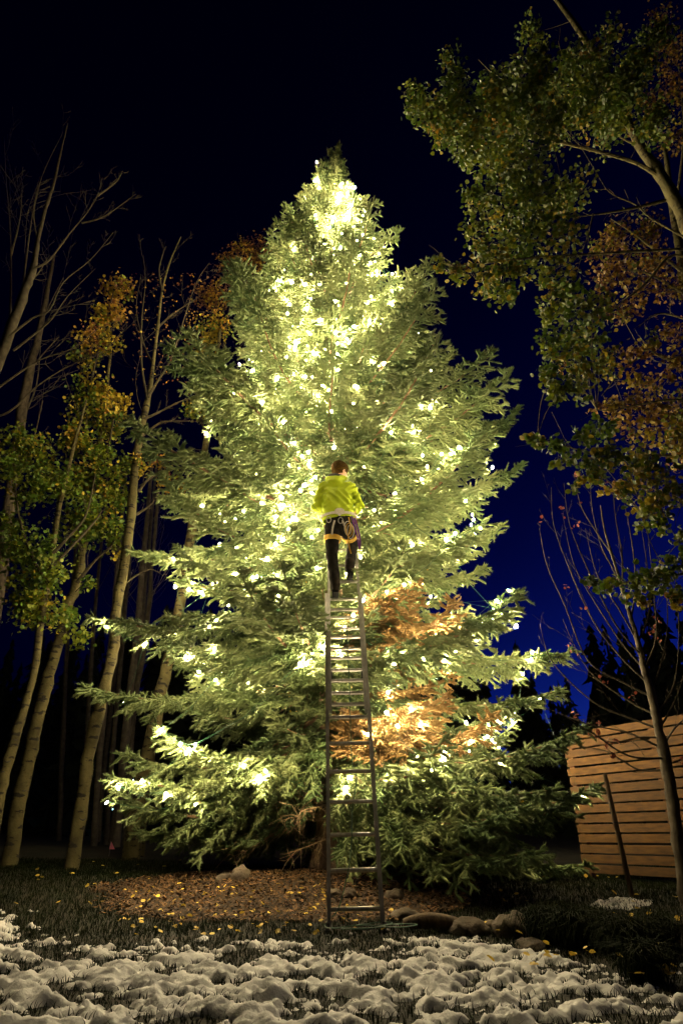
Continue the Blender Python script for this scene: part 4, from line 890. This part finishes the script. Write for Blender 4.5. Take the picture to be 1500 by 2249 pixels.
cl = [(1310, 900, 18, OO), (1345, 890, 26, OO), (1380, 880, 30, OO), (1420, 900, 34, OO), (1360, 930, 26, OO), (1400, 950, 32, OO), (1450, 930, 40, OO), (1490, 890, 36, OO), (1395, 830, 28, OO), (1440, 850, 32, OO), (1480, 810, 32, OO), (1490, 1000, 36, OO), (1380, 780, 26, OB), (1430, 760, 32, OB), (1480, 730, 34, OB), (1330, 540, 40, OB), (1370, 580, 40, OB), (1400, 640, 40, OB), (1340, 620, 36, OB), (1440, 580, 40, OB), (1480, 640, 40, OB), (1350, 500, 34, OB), (1420, 510, 40, OB), (1360, 690, 34, OB), (1470, 120, 40, OB), (1490, 200, 36, OB), (1450, 60, 36, OB), (1480, 300, 36, OB), (1440, 230, 30, OB)]
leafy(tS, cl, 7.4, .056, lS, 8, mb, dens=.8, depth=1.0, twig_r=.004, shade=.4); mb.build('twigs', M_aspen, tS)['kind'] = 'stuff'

# young bare tree by the fence ------------------------------------------
tY, pY, _ = trunk_tree('young_tree', 'young bare tree with fine upswept twigs in front of the slat fence', 'tree', [(1505, 1965), (1488, 1850), (1472, 1740), (1460, 1670), (1444, 1585), (1428, 1520), (1412, 1460), (1400, 1410), (1382, 1350), (1362, 1280), (1342, 1215), (1326, 1160), (1318, 1110)], 6.9, [30, 28, 26, 27, 20, 18, 15, 13, 10, 8, 6, 4, 2.5], M_bbark)
mb = MB(); tips = []
YB = [((1458, 1665), (1380, 1660), (1300, 1610), (1235, 1570)), ((1455, 1645), (1380, 1610), (1290, 1590), (1200, 1555)), ((1446, 1600), (1390, 1580), (1300, 1540), (1210, 1450), (1185, 1370)), ((1440, 1570), (1380, 1540), (1290, 1470), (1235, 1360)), ((1430, 1530), (1370, 1500), (1290, 1450), (1240, 1330), (1200, 1240), (1184, 1160)),
      ((1422, 1500), (1360, 1440), (1300, 1360), (1250, 1250), (1215, 1150), (1210, 1070)), ((1415, 1470), (1370, 1420), (1310, 1330), (1260, 1240), (1235, 1130)), ((1408, 1440), (1350, 1370), (1290, 1250), (1250, 1150), (1238, 1060)), ((1400, 1410), (1360, 1340), (1310, 1260), (1285, 1160)), ((1385, 1360), (1350, 1260), (1320, 1200), (1300, 1120), (1296, 1060)),
      ((1455, 1640), (1480, 1600), (1530, 1540), (1560, 1400)), ((1446, 1600), (1470, 1560), (1500, 1480), (1510, 1340)), ((1440, 1570), (1480, 1500), (1490, 1380), (1480, 1250)), ((1428, 1520), (1455, 1440), (1465, 1340), (1450, 1220)), ((1415, 1470), (1440, 1400), (1435, 1300), (1420, 1150)), ((1400, 1410), (1425, 1340), (1420, 1240), (1400, 1120)), ((1385, 1360), (1395, 1280), (1385, 1180), (1365, 1080)),
      ((1365, 1290), (1365, 1220), (1350, 1130), (1345, 1060)), ((1345, 1220), (1310, 1170), (1275, 1110), (1260, 1040)), ((1460, 1680), (1510, 1660), (1560, 1610)), ((1450, 1620), (1400, 1620), (1340, 1630), (1290, 1600)), ((1462, 1690), (1400, 1690), (1330, 1650), (1270, 1640))]
for i, q in enumerate(YB):
    dy = random.uniform(-.7, .7); n = len(q)
    ml = MB(); p = smooth_path([P(a[0], a[1], 6.9 + dy * k / (n - 1)) for k, a in enumerate(q)], 5); ml.tube(p, np.linspace(.013, .003, len(p)), 5, False); tips.append(p)
    twigs(ml, p, .007, 2, 5, .26, ang=.5, up=.06, tips=tips, minr=.0026); ml.build('limb', M_bare, tY)
r_ = np.random.default_rng(21); ends = [t[-1] for t in tips if t[-1][0] < 3.6]; ctr = []
for e in [ends[i] for i in r_.choice(len(ends), 34, replace=False)]:
    for _ in range(r_.integers(2, 6)): ctr.append(e + r_.normal(0, .03, 3))
V, T, C = leaves_mesh(np.array(ctr), .04, np.tile([[.20, .055, .03]], (len(ctr), 1)) * r_.uniform(.7, 1.3, (len(ctr), 1)), r_)
o = mk('crown', V, T, M_leafR, tY, colr=C); o['label'] = 'few withered red leaves'; o['kind'] = 'stuff'

# ------------------------------------------------------------------ far wood
mb = MB()
r_ = np.random.default_rng(31)
def conifer(mb, x, y, H, W, n=240):
    """ragged conifer: a slim stem and many drooping sprays"""
    z0 = float(ground_z(x, y)) - .3
    mb.tube([[x, y, z0], [x, y, z0 + H * .6], [x, y, z0 + H]], [W * .10, W * .06, .02], 4, False)
    t = r_.random(n)**1.3 * .97; a = r_.uniform(0, 6.283, n); rr = W * (1 - t)**.85 * r_.uniform(.45, 1.15, n); sz = (.10 + .30 * (1 - t)) * W * r_.uniform(.6, 1.2, n)
    c = np.stack([x + rr * .45 * np.cos(a), y + rr * .45 * np.sin(a), z0 + H * (.05 + t * .95)], 1); d = np.stack([np.cos(a), np.sin(a), -.35 + r_.normal(0, .2, n)], 1)
    p = np.stack([-np.sin(a), np.cos(a), r_.normal(0, .5, n)], 1) * sz[:, None]
    V = np.stack([c - p * .6, c + p * .6, c + d * (rr * .6)[:, None] + p * .15, c + np.array([0, 0, 1.]) * (sz * 1.1)[:, None]], 1).reshape(-1, 3); b = np.arange(n)[:, None] * 4
    mb.add(V, np.concatenate([b + [[0, 1, 2]], b + [[0, 1, 3]]]))
for k in range(280):
    x = r_.uniform(-60, 60); y = r_.uniform(26, 60); e = np.interp(750 + F * x / (y * .95), [-200, 0, 300, 1050, 1160, 1230, 1290, 1420, 1700], [14, 15, 18, 17, 15.5, 13, 15, 19, 20])
    Hh = max(2.5, y * math.tan(R(e + r_.uniform(-4.5, .4))) + .7); conifer(mb, x, y, Hh, Hh * r_.uniform(.16, .30), 170)
tag(mb.build('forest', M_far), 'dark mass of conifers far behind the garden', kind='stuff')
# undergrowth bank behind the aspens hides the open ground
# distant tree with pale blue lights
p = P(281, 1745, 30); p[2] = float(ground_z(p[0], p[1]))
fl = root('distant_tree', p, 'tiny far tree with cold blue lights seen between aspen trunks', 'tree')
mbf = MB(); conifer(mbf, p[0], p[1], 2.6, .8, 90); mbf.build('crown', M_far, fl)
M_cold = emit('cold_bulb', (.35, .85, 1.0), 12.0)
for k in range(18):
    t = r_.random(); a = r_.uniform(2.6, 6.8); rr = .75 * (1 - t) + .05
    mb = MB(); c = p + np.array([rr * math.cos(a), -abs(rr * math.sin(a)), .6 + 1.8 * t]); mb.tube([c + [0, 0, -.03], c, c + [0, 0, .03]], [.012, .03, .012], 6); mb.build('bulb', M_cold, fl)

# ------------------------------------------------------------------ small things on the ground
def rock(name, x, y, sx_, sy_, sz_, label, seed, flat=.3):
    import bmesh
    bm = bmesh.new(); bmesh.ops.create_icosphere(bm, subdivisions=3, radius=1); V = np.array([v.co[:] for v in bm.verts]); Fc = [tuple(v.index for v in f.verts) for f in bm.faces]; bm.free()
    n = noise2(V[:, 0] * 1.4 + seed, V[:, 1] * 1.4 + V[:, 2] * 1.9) * .35 + noise2(V[:, 0] * 3.5 + seed, V[:, 2] * 3.5 + V[:, 1]) * .14
    V = V * (1 + n)[:, None]; V = np.round(V * 2.6 + .15 * V) / 2.75 * .45 + V * .55
    a = seed * 1.7; c_, s_ = math.cos(a), math.sin(a); V = V * [sx_, sy_, sz_]; V[:, :2] = V[:, :2] @ np.array([[c_, s_], [-s_, c_]])
    base = np.array([x, y, float(ground_z(x, y)) + sz_ * flat]); rt = mk(name, V + base, Fc, M_rock, None, True); return tag(rt, label, 'rock')
def gp(px, py):    # where a photo pixel meets the ground
    lo, hi = 2.5, 30.0
    for _ in range(40):
        m = (lo + hi) / 2; q = P(px, py, m)
        if q[2] > float(ground_z(q[0], q[1])): lo = m
        else: hi = m
    return q[0], q[1]
for i, (px, py, a, b, c, lab) in enumerate([(527, 1934, .13, .10, .12, 'pale pointed stone at the back corner of the mulch bed'), (497, 1934, .12, .09, .06, 'low flat stone next to the pale pointed stone'), (768, 1972, .09, .07, .07, 'angular tan stone seen through the ladder rungs'), (735, 1968, .10, .08, .05, 'small flat stone beside the trunk, behind the ladder rail'),
                                         (1030, 2052, .17, .13, .09, 'rounded brown stone at the snow edge below drooping boughs'), (1125, 2056, .19, .15, .13, 'largest brown boulder where the bough tips touch down'), (1075, 2046, .10, .09, .06, 'small stone wedged between two brown boulders'), (1165, 2080, .22, .10, .04, 'thin flat slab lying on the snow edge by the grass clumps'), (890, 2020, .15, .12, .07, 'half buried stone beside the ladder foot'), (865, 1975, .13, .1, .07, 'mulch covered stone under the drooping bough')]):
    x, y = gp(px, py); rock('rock', x, y, a, b, c, lab, i + 1.3)
x, y = gp(958, 2046); z = float(ground_z(x, y))
mb = MB(); pts = smooth_path([np.array([x - .26, y + .06, z + .05]), np.array([x - .08, y, z + .075]), np.array([x + .12, y - .02, z + .06]), np.array([x + .30, y - .1, z + .03])], 5); mb.tube(pts, [.03 + .035 * math.sin(k / (len(pts) - 1) * 3.0 + .2) for k in range(len(pts))], 9)
tag(mb.build('driftwood', M_stake, None, True), 'weathered chunk of wood lying at the snow edge', 'log')
# pink marker flag
x, y = gp(240, 1880); z = float(ground_z(x, y)); M_pink = mat('pink_flag', (.62, .16, .26), (.72, .22, .32), 10, .6)
fr = root('marker_flag', (x, y, z), 'small pink triangular marker flag on a wire at the aspen feet', 'flag')
mb = MB(); mb.tube([[x, y, z - .05], [x, y, z + .22]], .003, 5); mb.build('wire', M_alu, fr)
mb = MB(); mb.add([[x, y, z + .22], [x - .02, y + .01, z + .10], [x + .09, y - .02, z + .10], [x, y + .003, z + .22], [x - .02, y + .013, z + .10], [x + .09, y - .017, z + .10]], [(0, 1, 2), (5, 4, 3), (0, 2, 5, 3), (1, 0, 3, 4), (2, 1, 4, 5)]); mb.build('pennant', M_pink, fr)
# tall grass clumps in the bed by the fence
for i, (px, py, n, hh) in enumerate([(1200, 2072, 420, .34), (1262, 2085, 420, .36), (1330, 2090, 360, .34), (1230, 2030, 300, .28), (1395, 2105, 360, .34), (1300, 2040, 260, .26), (1460, 2090, 320, .34), (1420, 2160, 300, .3)]):
    x, y = gp(px, py); Vs = []; f = []; z = float(ground_z(x, y)) - .02
    for k in range(n):
        a = rng.uniform(0, 6.283); l = hh * rng.uniform(.6, 1.2); b = rng.normal(0, .05, 2); out = rng.uniform(.35, 1.0)
        p0 = np.array([x + b[0], y + b[1], z]); dr = np.array([math.cos(a), math.sin(a), 0]); sd = np.array([-math.sin(a), math.cos(a), 0]) * .0035
        m1 = p0 + dr * l * out * .3 + [0, 0, l * .62]; m2 = p0 + dr * l * out * .75 + [0, 0, l * (.78 - .25 * out)]; e = len(Vs)
        Vs += [p0 - sd, p0 + sd, m1 + sd, m1 - sd, m2 + sd * .6, m2 - sd * .6, p0 + dr * l * out * 1.05 + [0, 0, l * (.62 - .5 * out)]]; f += [(e, e + 1, e + 2, e + 3), (e + 3, e + 2, e + 4, e + 5), (e + 5, e + 4, e + 6)]
    Vs = np.array(Vs); Vs[:, 2] = np.maximum(Vs[:, 2], ground_z(Vs[:, 0], Vs[:, 1]) + .005)
    tag(mk('grass_clump', Vs, f, M_blade), 'arching clump of long dark grass between the boulders and the stake', 'grass clump', 'grass clumps in the bed by the fence')
# snow patch by the stake
x, y = gp(1358, 1985); sxp = np.arange(x - .45, x + .45, .02); syp = np.arange(y - .5, y + .5, .02); SX, SY = np.meshgrid(sxp, syp)
H = .03 - .05 * (((SX - x) / .36)**2 + ((SY - y) / .38)**2) + .03 * noise2(SX * 9, SY * 9) + .012 * noise2(SX * 25, SY * 25)
V = np.stack([SX, SY, ground_z(SX, SY) + H], -1).reshape(-1, 3); nx = len(sxp); ny = len(syp); ii = (np.arange(ny - 1)[:, None] * nx + np.arange(nx - 1)[None, :]).ravel(); Q = np.stack([ii, ii + 1, ii + nx + 1, ii + nx], 1); Q = Q[H.ravel()[Q].max(1) > -.01]
used = np.unique(Q); rm = np.full(len(V), -1); rm[used] = np.arange(len(used)); tag(mk('snow_patch', V[used], rm[Q], M_snow, None, True), 'small leftover snow patch at the foot of the stake', kind='stuff')
# fallen leaves
def leaf_mesh(seed):
    r = np.random.default_rng(seed); k = len(LEAF2); V = [(a, b, .18 * abs(a) + .12 * r.normal() * abs(b)) for a, b in LEAF2] + [(0.03, -.95, .1), (-.03, -.95, .1)]
    me = mesh_from('fallen_leaf', np.array(V), [(0, 1, 2), (0, 2, 4), (2, 3, 4), (0, 4, 6), (4, 5, 6), (0, 6, 7), (0, 8, 9)]); return me
M_yl = mat('yellow_leaf', (.55, .36, .03), (.70, .50, .07), 20, .55, rnd=.3, transl=.2)
LM = [leaf_mesh(k) for k in range(5)]
for m_ in LM: m_.materials.append(M_yl)
def drop(x, y, s, lab, grp, extra=.03):
    o = bpy.data.objects.new('fallen_leaf', LM[random.randrange(5)]); col.objects.link(o); hsn = float(snow_h(np.array(x), np.array(y))) * .6 if y < 7 else 0
    o.location = (x, y, float(ground_z(x, y)) + extra + max(0, hsn)); o.scale = (s, s, s); o.rotation_euler = (random.gauss(0, .35), random.gauss(0, .35), random.uniform(0, 6.28)); tag(o, lab, 'leaf', grp)
k = 0
while k < 130:
    px, py = random.gauss(560, 200), random.uniform(1945, 2062)
    if not 250 < px < 860: continue
    x, y = gp(px, py); drop(x, y, random.uniform(.028, .05), 'fallen yellow aspen leaf lying on the mulch bed and its grass edge', 'fallen leaves on the mulch'); k += 1
for k in range(60):
    px, py = random.uniform(1060, 1495), random.uniform(1935, 2180); x, y = gp(px, py); drop(x, y, random.uniform(.032, .055), 'fallen yellow leaf in the dark grass by the fence', 'fallen leaves by the fence', .07)
for k in range(26):
    px, py = random.uniform(20, 420), random.uniform(1895, 2000); x, y = gp(px, py); drop(x, y, random.uniform(.035, .05), 'fallen yellow leaf in the dark lawn before the pale aspens', 'fallen leaves before the aspens', .05)
FOL[:, 2] = np.where(FOL[:, 2] > 400, FOL[:, 2] % 500.0, FOL[:, 2])
low = FOL[(FOL[:, 1] < tb[1] - .3) & (FOL[:, 2] < 5.5) & (np.abs(FOL[:, 0] - .05) > .45)]
for k in range(44):
    q = low[random.randrange(len(low))]
    o = bpy.data.objects.new('fallen_leaf', LM[random.randrange(5)]); col.objects.link(o); sz = random.uniform(.03, .045)
    o.location = tuple(q + np.array([0, -.02, .03])); o.scale = (sz, sz, sz); o.rotation_euler = (random.gauss(.5, .5), random.gauss(0, .5), random.uniform(0, 6.28)); tag(o, 'yellow aspen leaf caught on a lower bough of the lit spruce', 'leaf', 'leaves caught in the spruce')
print('branches', n_br[0], 'spruce height', HT)
